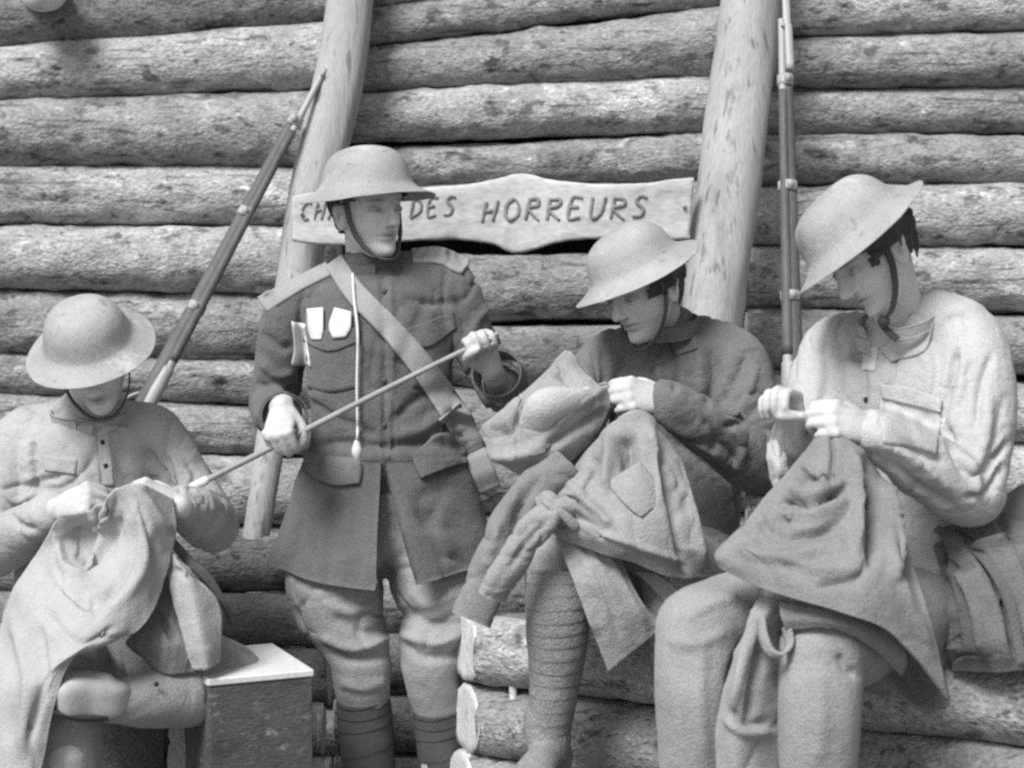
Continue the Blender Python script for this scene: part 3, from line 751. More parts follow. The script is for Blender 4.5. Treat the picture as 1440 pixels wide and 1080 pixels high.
def collar_band(c, up, front, a, b, h, flare, t=.005, a0=20, a1=340, n=40, m=8, drop=0.0):
    """standing or turned collar round the neck, open in front"""
    up = nrm(up); f = nrm(front - up*np.dot(front, up)); r = np.cross(f, up); V = []
    for i in range(m):
        q = i/(m-1)
        for j in range(n):
            th = R(a0 + (a1-a0)*j/(n-1)); k = 1 + flare*q
            V.append(np.asarray(c) + f*math.cos(th)*b*k + r*math.sin(th)*a*k + up*(h*q - drop*q*math.cos(th)))
    V = np.array(V); idx = np.arange(m*n).reshape(m, n)
    F = np.stack([idx[:-1,:-1], idx[1:,:-1], idx[1:,1:], idx[:-1,1:]], -1).reshape(-1, 4).tolist()
    N = normals(V, F); W = V + N*t; o = m*n
    ring = np.concatenate([idx[0,:-1], idx[:-1,-1], idx[-1,:0:-1], idx[:0:-1,0]]); r2 = np.roll(ring, -1)
    S = np.stack([ring, r2, r2+o, ring+o], -1).tolist()
    return np.concatenate([V, W]), [f_[::-1] for f_ in F] + [[i+o for i in f_] for f_ in F] + S

# ================================================================== THE STANDING SOLDIER
def standing():
    root = thing('person', at_z(530, 0, 4.6), 'person standing in dark tunic, pale breeches and steel helmet, holding a cane', 'person', 'people in steel helmets by the log wall')
    hc = P(519, 294, 4.56); fr = head_frame(40, 1, 2)
    X = np.array([1., 0, 0])
    sL, sR = P(676, 481, 4.36), P(398, 621, 4.33); stick = nrm(sL - sR)
    def grip(c, Fd, Sd, right):
        Fd = nrm(Fd); Sd = nrm(Sd - Fd*np.dot(Sd, Fd)); B_ = np.cross(Fd, Sd) if right else np.cross(Sd, Fd)
        return c - Fd*.080 + B_*.030
    wL = grip(sL, np.array([-.36, -.30, .86]), -stick, False); wR = grip(sR, np.array([-.02, -.62, -.60]), stick, True)
    handL = hand_parts(wL, nrm(np.array([-.36, -.30, .86])), -stick, False, FIST, 'grip', .98)
    handR = hand_parts(wR, nrm(np.array([-.02, -.62, -.60])), stick, True, FIST, 'grip', 1.0)
    body = [torso([(470+65, 715, 4.62, .14, .09), (535, 600, 4.62, .13, .085), (530, 470, 4.62, .15, .09), (526, 405, 4.63, .12, .07), (524, 375, 4.63, .06, .055)], X)]
    body += head_parts(hc, fr)
    body.append(limb([(522, 400, 4.63), (517, 350, 4.62), hc + np.array([-.01, .02, -.03])], [.058, .054, .052]))
    body += [limb([(480, 415, 4.62), (412, 440, 4.62), (384, 572, 4.70), wR], [.05, .045, .036, .026]), limb([(575, 405, 4.62), (634, 405, 4.60), (704, 548, 4.62), wL], [.05, .045, .036, .026])]
    body += handL + handR
    for kx, ax, hx in ((507, 522, 478), (606, 622, 585)):
        body.append(limb([(hx, 715, 4.62), (kx, 930, 4.58), (ax, 1180, 4.62)], [.075, .052, .036]))
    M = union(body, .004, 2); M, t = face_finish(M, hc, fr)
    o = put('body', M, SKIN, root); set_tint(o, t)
    put('hair', hair_mesh(hc, fr, low=-.055, fx=.05, infl=.012, seed=1), HAIR, root)
    brodie(hc, fr, parent=root, tilt=-3, seed=1, s=1.03)
    cs = on_head(hc, fr, [(.076, .010, .035), (.077, .014, 0), (.071, .026, -.045), (.055, .046, -.085), (.028, .066, -.113), (0, .074, -.120), (-.028, .066, -.113), (-.055, .046, -.085), (-.073, .026, -.045), (-.077, .012, .03)])
    ws = [fr[1]*1.0 + fr[2]*.25]*3 + [fr[1]*.7+fr[2]*.6, fr[1]*.8 - fr[2]*.2, fr[1], fr[1]*.8 - fr[2]*.2, fr[1]*.7+fr[2]*.6] + [fr[1]]*2
    put('chin_strap', ribbon(cs, ws, .014, .004, 60), STRAP, root)
    # tunic: chest, sleeves and skirt grown together, then folds pressed in
    T = [torso([(524, 378, 4.62, .085, .066), (526, 400, 4.62, .150, .086), (528, 430, 4.61, .178, .106), (532, 485, 4.60, .180, .118), (536, 545, 4.60, .174, .116), (540, 612, 4.60, .174, .112), (540, 650, 4.60, .195, .120)], X)]
    T += [limb([(470, 405, 4.62), (412, 438, 4.62), (396, 500, 4.65), (384, 568, 4.70)], [.060, .064, .062, .058]), limb([(384, 568, 4.70), (388, 580, 4.57), (396, 582, 4.45)], [.058, .056, .048]),
          limb([(580, 385, 4.62), (634, 402, 4.60), (662, 470, 4.60), (704, 548, 4.62)], [.058, .062, .058, .058]), limb([(704, 548, 4.62), (706, 544, 4.59), (706, 540, 4.56)], [.058, .054, .044])]
    T = union(T, .0055, 4)
    T = wrinkle(T, .0035, 9, (1.0, 1, .7), 1); T = wrinkle(T, .0013, 26, (1, 1, 1), 2)
    T = brushes(T, [([(536, 372), (541, 480), (541, 600), (546, 700)], 3.5, -.006), ([(548, 380), (552, 500), (551, 600)], 5, .004),
        ([(430, 632), (480, 622), (540, 628), (600, 622), (650, 630)], 7, -.010), ([(440, 560), (500, 600), (530, 612)], 8, -.008), ([(560, 612), (600, 600), (640, 560)], 8, .009), ([(555, 590), (590, 560), (628, 545)], 7, -.008),
        ([(420, 545), (450, 560), (490, 590)], 7, .008), ([(425, 460), (428, 520), (432, 580)], 6, -.010), ([(640, 420), (655, 470), (668, 520)], 6, -.010),
        ([(372, 470), (395, 490), (410, 485)], 6, -.008), ([(368, 510), (390, 528), (412, 522)], 6, .008), ([(366, 540), (392, 552), (418, 545)], 5, -.008), ([(690, 430), (672, 450), (660, 480)], 6, .007), ([(700, 460), (680, 480), (672, 505)], 5, -.008), ([(716, 490), (700, 505)], 6, .007),
        ([(428, 405), (421, 450), (428, 500)], 3.5, -.006), ([(628, 372), (622, 420), (632, 470)], 3.5, -.006), ([(470, 430), (500, 470), (530, 500)], 9, .005), ([(600, 420), (580, 470), (560, 520)], 9, -.005), ([(440, 660), (450, 690), (455, 720)], 10, .006), ([(620, 660), (630, 700)], 10, .006)])
    tn = put('tunic', T, WOOL, root); B = bvh(T)
    # skirt of the tunic, open in front
    def skirt_pt(f, u):
        y = 640 + f*(790-640); zc = P(543, y, 4.60)
        gap = .10 + .20*f
        a0, a1 = -gap*.35, 2*np.pi - gap*1.35*(1 if f > .1 else 1)
        th = a0 - u*(a0 + 2*np.pi - a1) if False else (-.02 - .025*f) - u*(2*np.pi - .04 - .31*f)
        A = .194 + .071*f; Bq = .124 + .068*f
        flu2 = .012*math.sin(th*4+1)*f
        drp = .035*f*math.cos(th)**2*(1 if math.cos(th) > 0 else 0) - .012*f*(math.sin(th) > 0)
        flu = .008*math.sin(th*7)*f + flu2
        return zc + np.array([math.sin(th)*(A+flu), -math.cos(th)*(Bq+flu), -drp])
    n, m = 30, 120
    V = np.array([[skirt_pt(i/(n-1), j/(m-1)) for j in range(m)] for i in range(n)]).reshape(-1, 3)
    idx = np.arange(n*m).reshape(n, m); F = np.stack([idx[:-1,:-1], idx[1:,:-1], idx[1:,1:], idx[:-1,1:]], -1).reshape(-1, 4)
    N = normals(V, F.tolist()); out = ((V - P(538, 730, 4.6))*[1, 1, 0]*N).sum() > 0
    if not out: F = F[:, ::-1]; N = -N
    V = V + N*(.003*ridge(V*8+3, 2) + .013*crease(V*[8, 8, 4]))[:, None]
    Mk = brushes((V, F.tolist()), [([(420, 690), (415, 740), (400, 790)], 10, .008), ([(480, 700), (470, 760), (465, 820)], 12, -.006), ([(515, 690), (520, 760), (520, 830)], 10, .006), ([(610, 700), (625, 760), (630, 810)], 12, .007), ([(580, 720), (600, 740), (640, 745)], 9, -.005)])
    V, F = Mk; W = V - normals(V, F)*.006; o_ = n*m
    ring = np.concatenate([idx[0,:-1], idx[:-1,-1], idx[-1,:0:-1], idx[:0:-1,0]]); r2 = np.roll(ring, -1)
    put('tunic_skirt', (np.concatenate([V, W]), F + [[i+o_ for i in f][::-1] for f in F] + np.stack([ring, r2, r2+o_, ring+o_], -1).tolist()), WOOL, root)
    put('collar', collar_band(P(528, 387, 4.61), [.0, -.08, 1], np.array([.35, -1, -.2]), .070, .062, .034, .02, .006, 14, 346), WOOL, root)
    put('shoulder_strap', strap_on(B, [(462, 377), (420, 398), (368, 428)], [20, 20, 24], 30, 8, .004, .009), WEB, root)
    put('shoulder_strap', strap_on(B, [(580, 358), (618, 358), (655, 374)], [18, 22, 22], 30, 8, .010, .009), WEB, root)
    def pocket(pts, flap):
        put('pocket', conform(B, pts, 16, 16, .003, .006), WOOL, root); put('pocket_flap', conform(B, flap, 14, 16, .008, .006), WOOL, root)
    pocket([[(428, 470), (462, 474), (502, 470)], [(430, 500), (465, 505), (502, 500)], [(432, 545), (466, 552), (502, 545)]], [[(424, 462), (462, 464), (504, 460)], [(426, 480), (462, 494), (504, 480)]])
    pocket([[(575, 462), (602, 455), (634, 442)], [(578, 490), (605, 485), (636, 472)], [(580, 545), (605, 545), (634, 532)]], [[(572, 462), (602, 452), (636, 438)], [(582, 488), (608, 486), (640, 462)]])
    ps = bvh(join([T, Mk]))
    put('pocket_flap', conform(ps, [[(425, 632), (460, 640), (506, 645)], [(428, 655), (465, 668), (508, 660)], [(440, 672), (470, 682), (505, 680)]], 14, 18, .011, .009), WOOL_MID, root)  # same cloth as the tunic; light on the flap put in as paler wool
    put('pocket_flap', conform(ps, [[(580, 638), (615, 612), (648, 605)], [(585, 655), (620, 640), (655, 632)], [(594, 672), (625, 660), (658, 650)]], 14, 18, .014, .011), WOOL_MID, root)  # paler wool again stands in for light catching the angled flap
    for q in ((541, 410), (543, 470), (541, 535), (541, 598), (546, 645)): put('button', button(ps, *q), LEATHER, root)
    # papers tucked in the breast pocket
    put('paper', conform(B, [[(431, 434), (454, 432)], [(432, 465), (454, 462)], [(438, 478), (452, 477)]], 10, 8, .013, .002), WHITE, root)
    put('paper', conform(B, [[(470, 432), (494, 438)], [(462, 458), (493, 460)], [(468, 476), (486, 474)]], 10, 8, .013, .002), WHITE, root)
    put('paper', conform(B, [[(410, 452), (429, 456)], [(414, 490), (432, 490)], [(410, 514), (436, 516)]], 10, 8, .014, .003), WHITE, root)
    # shoulder belt and its join at the hip
    st = put('shoulder_belt', strap_on(ps, [(468, 366), (500, 412), (545, 458), (590, 510), (638, 578), (668, 636), (690, 690)], [26, 30, 31, 34, 36, 34, 32], 70, 8, .012, .005), WEB, root)
    put('belt_keeper', strap_on(ps, [(621, 594), (650, 570)], 7, 12, 5, .020, .006), WEB, st)
    # lanyard with a whistle
    cord = []
    for q in crv(np.array([(496, 385), (498, 420), (503, 470), (502, 540), (503, 600), (502, 622)], float), 50):
        h = hit(ps, *q); cord.append(h + nrm(CAM - h)*.017)
    ly = put('lanyard', tube(cord, .0035, n=8, m=60), CORD, root)
    h = cord[-1]; put('whistle', capsule([h, h + [0, 0, -.022], h + [0.002, 0, -.045]], [.007, .013, .006], n=12), CORD, ly)
    put('cuff', collar_band(P(397, 585, 4.43), nrm(wR - P(372, 568, 4.70)), np.array([0, 0, 1.]), .052, .050, .030, .03, .004, 0, 360), WOOL, root)
    put('cuff', collar_band(P(708, 535, 4.53), nrm(wL - P(720, 548, 4.62)), np.array([0, 0, 1.]), .054, .052, .075, .04, .005, 0, 360), WOOL, root)
    # breeches
    Bp = [torso([(538, 640, 4.62, .15, .10), (535, 700, 4.62, .17, .115), (535, 745, 4.62, .175, .115)], X)]
    Bp += [limb([(485, 720, 4.61), (468, 790, 4.60), (476, 850, 4.58), (500, 905, 4.56), (508, 935, 4.56), (511, 985, 4.585)], [.105, .116, .112, .082, .072, .062]),
           limb([(590, 720, 4.61), (610, 800, 4.60), (622, 860, 4.58), (608, 905, 4.56), (608, 945, 4.56), (618, 1000, 4.585)], [.10, .112, .104, .082, .070, .060])]
    Bp = union(Bp, .006, 3); Bp = wrinkle(Bp, .004, 9, (1, 1, 1.3), 5)
    Bp = brushes(Bp, [([(462, 912), (500, 928), (548, 918)], 7, -.008), ([(450, 895), (500, 912), (550, 895)], 6, .009), ([(470, 860), (510, 890), (548, 880)], 9, -.008), ([(440, 830), (480, 860), (530, 850)], 9, .006), ([(566, 905), (600, 925), (650, 915)], 7, -.007), ([(560, 890), (610, 905), (650, 890)], 6, .009), ([(575, 860), (610, 880), (650, 860)], 8, -.008), ([(578, 830), (600, 850), (640, 835)], 8, .007), ([(540, 790), (548, 850), (552, 900)], 8, -.012), ([(478, 960), (510, 968), (545, 958)], 7, .005)])
    put('breeches', Bp, SERGE, root)
    for pts in ([(510, 978, 4.58), (514, 1020, 4.60), (521, 1110, 4.62), (526, 1190, 4.62)], [(617, 992, 4.58), (622, 1030, 4.60), (630, 1110, 4.62), (632, 1190, 4.62)]):
        put('legging', puttee(pts, [.064, .066, .060, .046], 7, amp=.03), LEGGING, root)
        a = P(*pts[-1]); put('boot', boot(a + [0, .05, -.09] , a + [.02, -.20, -.09], a), BOOT, root)
    # the cane
    cn = thing('cane', P(480, 580, 4.33), 'thin pale cane held across the chest of the standing soldier in both fists', 'stick')
    a, b = sR, sL; dirn = b - a
    a2 = a - nrm(dirn)*.215; b2 = b + nrm(dirn)*.045
    c1, c2 = wL + 0, wR + 0
    put('shaft', tube([a2, a, (a+b)/2 + [0, 0, .002], b, b2], [.0075, .0075, .0068, .006, .0055], n=12, m=40), STICK, cn)
    put('ferrule', capsule([a2 - nrm(dirn)*.012, a2 + nrm(dirn)*.02], .0105, n=12), CORD, cn)
standing()

# ================================================================== THE LEFT SITTER
def left_sitter():
    root = thing('person', at_z(125, 0, 4.5), 'person at far left sitting with head bowed low, sewing a pale coat over crossed legs', 'person', 'people in steel helmets by the log wall')
    X = np.array([1., 0, 0])
    hc = P(131, 503, 4.30); fr = head_frame(8, 29, 11)
    wR, wL = P(80, 716, 4.10), P(252, 712, 4.10)
    hR = hand_parts(wR, np.array([.80, -.35, .30]), np.array([.0, .55, .85]), True, FIST, 'grip', .98)
    hL = hand_parts(wL, np.array([-.85, -.35, .35]), np.array([.0, .55, .85]), False, FIST, 'grip', .98)
    kR, kL = P(92, 1020, 4.02), P(318, 958, 4.22)
    body = [torso([(122, 880, 4.52, .13, .10), (122, 780, 4.50, .12, .09), (122, 680, 4.46, .125, .09), (125, 605, 4.45, .11, .075), (128, 580, 4.44, .06, .055)], X)]
    body += head_parts(hc, fr)
    body.append(limb([(126, 610, 4.46), (128, 560, 4.42), hc + np.array([0, .03, -.03])], [.056, .052, .052]))
    body += [limb([(85, 610, 4.45), (40, 625, 4.44), (-18, 775, 4.38), wR], [.045, .042, .036, .026]), limb([(175, 610, 4.45), (216, 620, 4.44), (292, 738, 4.36), wL], [.045, .042, .036, .026])]
    body += hR + hL
    body += [limb([(90, 880, 4.5), kR, (98, 1130, 4.04), (100, 1215, 4.06)], [.07, .05, .045, .034]), limb([(160, 880, 4.5), kL, (150, 988, 3.98)], [.07, .05, .036])]
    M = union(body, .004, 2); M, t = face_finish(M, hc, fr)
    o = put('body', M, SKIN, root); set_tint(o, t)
    put('hair', hair_mesh(hc, fr, low=-.05, seed=2), HAIR, root)
    brodie(hc, fr, parent=root, tilt=3, seed=2, s=.95)
    cs = on_head(hc, fr, [(.076, .008, .03), (.075, .020, -.02), (.062, .042, -.075), (.030, .064, -.113), (0, .072, -.120), (-.030, .064, -.113), (-.062, .042, -.075), (-.075, .020, -.02), (-.076, .008, .03)])
    put('chin_strap', ribbon(cs, [fr[1]]*9, .012, .004, 50), STRAP, root)
    T = [torso([(127, 583, 4.43, .085, .070), (126, 603, 4.43, .150, .088), (124, 632, 4.42, .178, .108), (122, 690, 4.43, .170, .118), (122, 760, 4.46, .160, .120), (122, 850, 4.5, .175, .13), (122, 905, 4.52, .185, .14)], X)]
    T += [limb([(80, 600, 4.43), (36, 618, 4.43), (5, 695, 4.41), (-22, 778, 4.38)], [.062, .072, .070, .066]), limb([(-22, 778, 4.38), (25, 752, 4.26), (72, 722, 4.13)], [.068, .062, .050])]
    L = [limb([(172, 598, 4.43), (214, 614, 4.43), (262, 680, 4.41), (296, 738, 4.37)], [.062, .072, .068, .064]), limb([(296, 738, 4.37), (280, 726, 4.25), (258, 712, 4.15)], [.066, .060, .048])]
    S = union(T + L, .0055, 4)
    S = wrinkle(S, .0035, 9, (1, 1, .6), 11); S = wrinkle(S, .0012, 26, (1, 1, 1), 12)
    S = brushes(S, [([(138, 600), (142, 630), (146, 690)], 3, -.006), ([(152, 602), (158, 640), (160, 690)], 4, .003), ([(45, 620), (48, 660), (52, 700)], 4, -.012), ([(40, 690), (50, 680), (90, 668)], 5, -.007), ([(205, 630), (225, 660), (238, 690)], 6, -.012), ([(232, 640), (242, 670), (246, 700)], 5, -.010),
        ([(80, 610), (110, 640), (120, 690)], 9, .005), ([(180, 600), (170, 640), (180, 690)], 9, -.005), ([(10, 720), (30, 740), (50, 745)], 5, -.008), ([(0, 690), (20, 705), (40, 700)], 5, .007), ([(270, 690), (285, 710), (282, 740)], 6, -.008), ([(290, 690), (300, 720)], 6, .007), ([(262, 650), (275, 665), (268, 690)], 6, -.008)])
    put('shirt', S, LINEN, root); B = bvh(S)
    put('collar', collar_band(P(127, 594, 4.40), [0, -.25, 1], np.array([0.05, -1, -.2]), .082, .072, .032, .05, .005, 12, 348), LINEN, root)
    put('collar_point', conform(B, [[(100, 584), (134, 594)], [(104, 600), (130, 612)]], 10, 10, .006, .005), LINEN, root)
    put('collar_point', conform(B, [[(140, 594), (170, 582)], [(146, 612), (166, 602)]], 10, 10, .006, .005), LINEN, root)
    put('shirt_placket', conform(B, [[(136, 604), (152, 603)], [(140, 645), (157, 645)], [(144, 684), (160, 684)]], 16, 6, .003, .004), LINEN, root)
    put('breast_pocket', conform(B, [[(62, 640), (108, 646)], [(62, 662), (106, 668)]], 10, 12, .003, .004), LINEN, root)
    for q in ((145, 622), (149, 655)): put('button', button(B, *q, r=.006), LINER, root)
    # breeches, one leg laid across the other
    Q = [limb([(90, 880, 4.5), (88, 950, 4.25), kR], [.10, .090, .078]), limb([(160, 880, 4.5), (250, 925, 4.36), kL], [.10, .092, .086]), limb([kL, (268, 972, 4.12), (205, 984, 4.04)], [.082, .076, .060]), limb([kR, (96, 1080, 4.03), (98, 1110, 4.04)], [.078, .070, .062]),
         limb([(300, 965, 4.3), (286, 1030, 4.3), (280, 1100, 4.32)], [.07, .075, .07])]
    Q = union(Q, .006, 4); Q = wrinkle(Q, .004, 9, (1, 1, 1), 15)
    put('breeches', Q, SERGE, root)
    put('legging', puttee([(97, 1090, 4.04), (99, 1150, 4.05), (100, 1215, 4.06)], [.066, .058, .046], 6), LEGGING, root)
    put('gaiter', wrinkle(tube([P(262, 974, 4.11), P(205, 984, 4.04), P(160, 986, 3.99), P(146, 986, 3.975)], [.074, .060, .046, .044], n=32, m=40), .0016, 12, (1, 1, 1), 61), SERGE, root)
    put('gaiter_button', ellipsoid(P(220, 962, 3.985), np.eye(3)*.0055, 10, 6), LINER, root)
    a = P(143, 988, 3.975); f = nrm(P(75, 962, 3.90) - a)
    sq = lambda t_, th: (np.abs(np.cos(th))**4 + np.abs(np.sin(th))**4)**-.25 * (1 + 0*t_)
    shoe = [tube([P(160, 984, 3.99), P(150, 980, 3.97), P(118, 978, 3.945), P(88, 980, 3.915), P(74, 983, 3.905)], [.030, .043, .047, .042, .024], [.040, .046, .044, .040, .026], n=32, m=40, ref=[0, -.2, 1], rfun=sq),
            capsule([P(146, 962, 3.955), P(124, 962, 3.945)], [.026, .022], n=16)]
    put('shoe', union(shoe, .005, 3), SHOE, root)
    put('shoe_sole', sheet([[(74, 1002, 3.88), (110, 1010, 3.895), (152, 1009, 3.93)], [(74, 1006, 3.89), (110, 1015, 3.905), (152, 1014, 3.94)]], n=6, m=20, t=.05), LEATHER, root)
    a = P(100, 1220, 4.06); put('boot', boot(a + [0, .05, -.07], a + [-.02, -.20, -.07], a), BOOT, root)
    # the coat being mended
    ct = thing('coat', P(140, 830, 3.95), 'pale coat spread over the knees of the far left sitter who is sewing it', 'coat')
    put('coat_body', sheet([[(84, 724, 4.06), (124, 716, 4.05), (160, 690, 4.03), (196, 680, 4.0), (244, 702, 4.07)],
        [(58, 768, 4.08), (104, 766, 4.09), (146, 752, 4.10), (192, 742, 3.99), (247, 748, 4.06)],
        [(16, 835, 4.06), (82, 836, 3.98), (134, 826, 3.99), (188, 818, 3.96), (227, 826, 4.03)],
        [(-6, 905, 4.06), (62, 908, 3.92), (110, 905, 3.87), (152, 893, 3.89), (192, 888, 3.94)],
        [(-26, 985, 4.02), (15, 980, 3.92), (45, 972, 3.88), (70, 958, 3.87), (98, 934, 3.88)],
        [(-34, 1100, 4.0), (-10, 1100, 3.93), (15, 1100, 3.90), (36, 1100, 3.89), (53, 1100, 3.90)]],
        [([(105, 745), (118, 770), (130, 775)], 18, -.018), ([(78, 755), (90, 795), (112, 808), (132, 795), (150, 745), (158, 700)], 7, .012), ([(128, 720), (140, 740), (150, 700)], 8, .012), ([(70, 790), (92, 836), (125, 850), (160, 826), (182, 780), (190, 730)], 8, -.010), ([(120, 800), (150, 770), (168, 725)], 7, -.014), ([(80, 820), (115, 866), (155, 858), (196, 810), (212, 745)], 9, .008),
         ([(60, 860), (110, 905), (165, 880)], 9, -.008), ([(130, 850), (136, 862), (160, 830)], 5, -.008), ([(20, 870), (40, 960), (30, 1060)], 10, .010), ([(55, 880), (60, 960), (42, 1040)], 8, -.008), ([(205, 700), (225, 730), (240, 745)], 6, .008), ([(190, 700), (215, 760), (222, 810)], 6, -.009)],
        n=90, m=90, t=.006, wr=.003, fr=9, seed=1), LINEN, ct)
    put('coat_flap', sheet([[(229, 772, 4.09), (246, 782, 4.05), (268, 800, 4.08)], [(240, 830, 4.05), (268, 822, 4.02), (308, 850, 4.07)], [(256, 890, 4.03), (282, 890, 4.01), (311, 895, 4.06)], [(270, 943, 4.03), (292, 942, 4.02), (309, 930, 4.06)]], [([(240, 800), (275, 812), (300, 828)], 5, -.006)], n=40, m=30, t=.005, wr=.002, seed=2), LINEN, ct)
    put('coat_shaded_part', sheet([[(226, 800, 4.14), (236, 800, 4.13), (250, 805, 4.14)], [(203, 860, 4.10), (232, 858, 4.06), (268, 880, 4.08)], [(180, 898, 4.08), (222, 900, 4.01), (276, 915, 4.05)], [(186, 916, 4.10), (230, 946, 4.03), (276, 945, 4.05)]], [([(215, 860), (235, 880), (250, 900)], 8, -.012)], n=40, m=40, t=.005, wr=.003, seed=3), SERGE_MID, ct)  # shadowed lower part of the coat, its shade put in as darker serge
    put('coat_belt', sheet([[(228, 750, 4.12), (240, 750, 4.12)], [(255, 788, 4.10), (272, 785, 4.10)], [(285, 815, 4.09), (298, 810, 4.09)], [(308, 848, 4.10), (320, 852, 4.10)], [(322, 880, 4.13), (328, 882, 4.13)]], n=50, m=8, t=.005, wr=.001), LEATHER, ct)
    # side of the same coat hanging between sitter and soldier
    put('coat_sleeve', union([limb([(282, 660, 4.42), (318, 655, 4.40), (352, 640, 4.42)], [.03, .038, .03]), limb([(345, 640, 4.42), (352, 700, 4.42), (350, 760, 4.42)], [.036, .034, .030])], .006, 3), SERGE_MID, ct) if False else None
left_sitter()

# ================================================================== THE MIDDLE SITTER
def middle_sitter():
    root = thing('person', at_z(930, .6, 4.4), 'person in middle sitting under the sign with face turned left, mending a worn grey tunic', 'person', 'people in steel helmets by the log wall')
    ref = nrm([.82, -.5, 0])
    hc = P(903, 402, 4.27); fr = head_frame(-50, 24, 5)
    wL, wR = P(938, 566, 4.05), P(815, 610, 4.12)
    hL = hand_parts(wL, np.array([-.93, -.25, .22]), np.array([.05, .45, .9]), False, (50, 80, 45), 'grip', 1.0)
    hR = hand_parts(wR, np.array([.25, -.35, .9]), np.array([.6, -.5, -.2]), True, (50, 75, 45), 'grip', .98)
    kR, kL = P(787, 786, 4.02), P(955, 815, 4.02)
    hipR, hipL = P(890, 800, 4.38), P(985, 800, 4.36)
    body = [torso([(935, 810, 4.42, .14, .10), (945, 700, 4.42, .12, .09), (950, 580, 4.41, .13, .09), (945, 495, 4.39, .11, .075), (935, 470, 4.37, .06, .055)], ref)]
    body += head_parts(hc, fr)
    body.append(limb([(942, 500, 4.40), (930, 455, 4.35), hc + np.array([.02, .02, -.03])], [.056, .052, .052]))
    body += [limb([(985, 495, 4.38), (1030, 510, 4.34), (1058, 645, 4.22), wL], [.045, .045, .038, .028]), limb([(900, 500, 4.42), (852, 515, 4.42), (800, 640, 4.34), wR], [.045, .042, .036, .026])]
    body += hL + hR
    body += [limb([hipR, kR, (776, 1040, 4.06)], [.08, .055, .038]), limb([hipL, kL, (968, 1080, 4.05)], [.08, .055, .038])]
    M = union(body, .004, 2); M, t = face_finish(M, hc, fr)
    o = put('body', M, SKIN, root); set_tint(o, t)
    put('hair', hair_mesh(hc, fr, low=-.06, fx=.055, infl=.014, seed=3, hl=-.018), HAIR, root)
    brodie(hc, fr, parent=root, tilt=2, seed=3, s=.96, roll=7)
    cs = on_head(hc, fr, [(-.077, .006, .03), (-.077, .016, -.03), (-.064, .040, -.078), (-.030, .064, -.113), (0, .072, -.120), (.030, .064, -.113), (.064, .040, -.078), (.077, .010, .02)])
    put('chin_strap', ribbon(cs, [fr[1]]*8, .011, .004, 50), STRAP, root)
    T = [torso([(937, 468, 4.37, .082, .070), (945, 490, 4.38, .150, .088), (950, 525, 4.39, .172, .108), (952, 600, 4.41, .165, .118), (948, 700, 4.42, .16, .12), (938, 790, 4.42, .17, .14)], ref)]
    T += [limb([(990, 480, 4.38), (1030, 505, 4.34), (1052, 575, 4.28), (1062, 648, 4.22)], [.062, .072, .074, .072]), limb([(1062, 648, 4.22), (1010, 612, 4.14), (938, 568, 4.06)], [.074, .064, .050]),
          limb([(900, 490, 4.42), (850, 510, 4.42), (822, 570, 4.39), (800, 645, 4.34)], [.060, .068, .064, .060]), limb([(800, 645, 4.34), (808, 625, 4.22), (814, 612, 4.14)], [.060, .055, .046])]
    T = union(T, .0055, 4)
    T = wrinkle(T, .0048, 9, (1, 1, .6), 21); T = wrinkle(T, .0012, 26, (1, 1, 1), 22)
    T = brushes(T, [([(1050, 500), (1035, 530), (1010, 570)], 6, -.010), ([(1062, 520), (1050, 560), (1030, 590)], 6, .009), ([(1000, 490), (1005, 530), (995, 570)], 7, -.008), ([(975, 470), (985, 510), (985, 555)], 7, .008), ([(940, 480), (950, 520), (950, 550)], 5, -.010), ([(918, 480), (925, 510), (930, 540)], 6, .008), ([(1075, 560), (1045, 590), (1020, 600)], 6, -.010),
        ([(930, 590), (980, 625), (1040, 660)], 7, .008), ([(945, 620), (990, 650), (1040, 680)], 8, -.010), ([(990, 590), (1005, 610), (1000, 640)], 6, -.007), ([(1030, 600), (1045, 625), (1040, 655)], 6, .007), ([(845, 490), (850, 530), (845, 555)], 6, -.008), ([(820, 510), (832, 540), (828, 560)], 6, .008)])
    put('shirt', T, WOOL_MID, root); B = bvh(T)
    put('collar', collar_band(P(932, 470, 4.33), [-.1, -.2, 1], nrm([-.6, -.8, 0]), .078, .068, .036, .06, .005, 12, 348), WOOL_MID, root)
    put('collar_point', conform(B, [[(905, 474), (935, 480)], [(902, 492), (925, 500)]], 10, 10, .006, .005), WOOL_MID, root)
    put('collar_point', conform(B, [[(940, 478), (978, 468)], [(950, 500), (980, 490)]], 10, 10, .006, .005), WOOL_MID, root)
    Q = [torso([(937, 770, 4.42, .16, .13), (937, 835, 4.40, .17, .14)], ref), limb([hipR, (835, 790, 4.2), kR], [.105, .095, .078]), limb([hipL, (965, 805, 4.2), kL], [.105, .095, .080]), limb([kR, (783, 850, 4.0), (780, 900, 4.02)], [.076, .066, .062]), limb([kL, (958, 900, 4.0), (962, 950, 4.03)], [.078, .070, .064])]
    Q = union(Q, .006, 3); put('breeches', wrinkle(Q, .003, 9, (1, 1, 1), 24), SERGE, root)
    put('puttee', puttee([(787, 800, 3.99), (785, 850, 3.99), (784, 900, 4.005), (780, 960, 4.03), (774, 1020, 4.05), (772, 1048, 4.06)], [.064, .067, .065, .054, .045, .042], 16, m=220, amp=.024), PUTTEE, root)
    put('puttee', puttee([(957, 900, 4.0), (962, 980, 4.04), (968, 1080, 4.06)], [.069, .062, .046], 9), PUTTEE, root)
    a = P(772, 1046, 4.06); put('boot', boot(a + [.02, .05, -.075], a + [-.06, -.20, -.075], a), PUTTEE, root)
    a = P(968, 1080, 4.06); put('boot', boot(a + [.02, .05, -.075], a + [.0, -.20, -.075], a), BOOT, root)
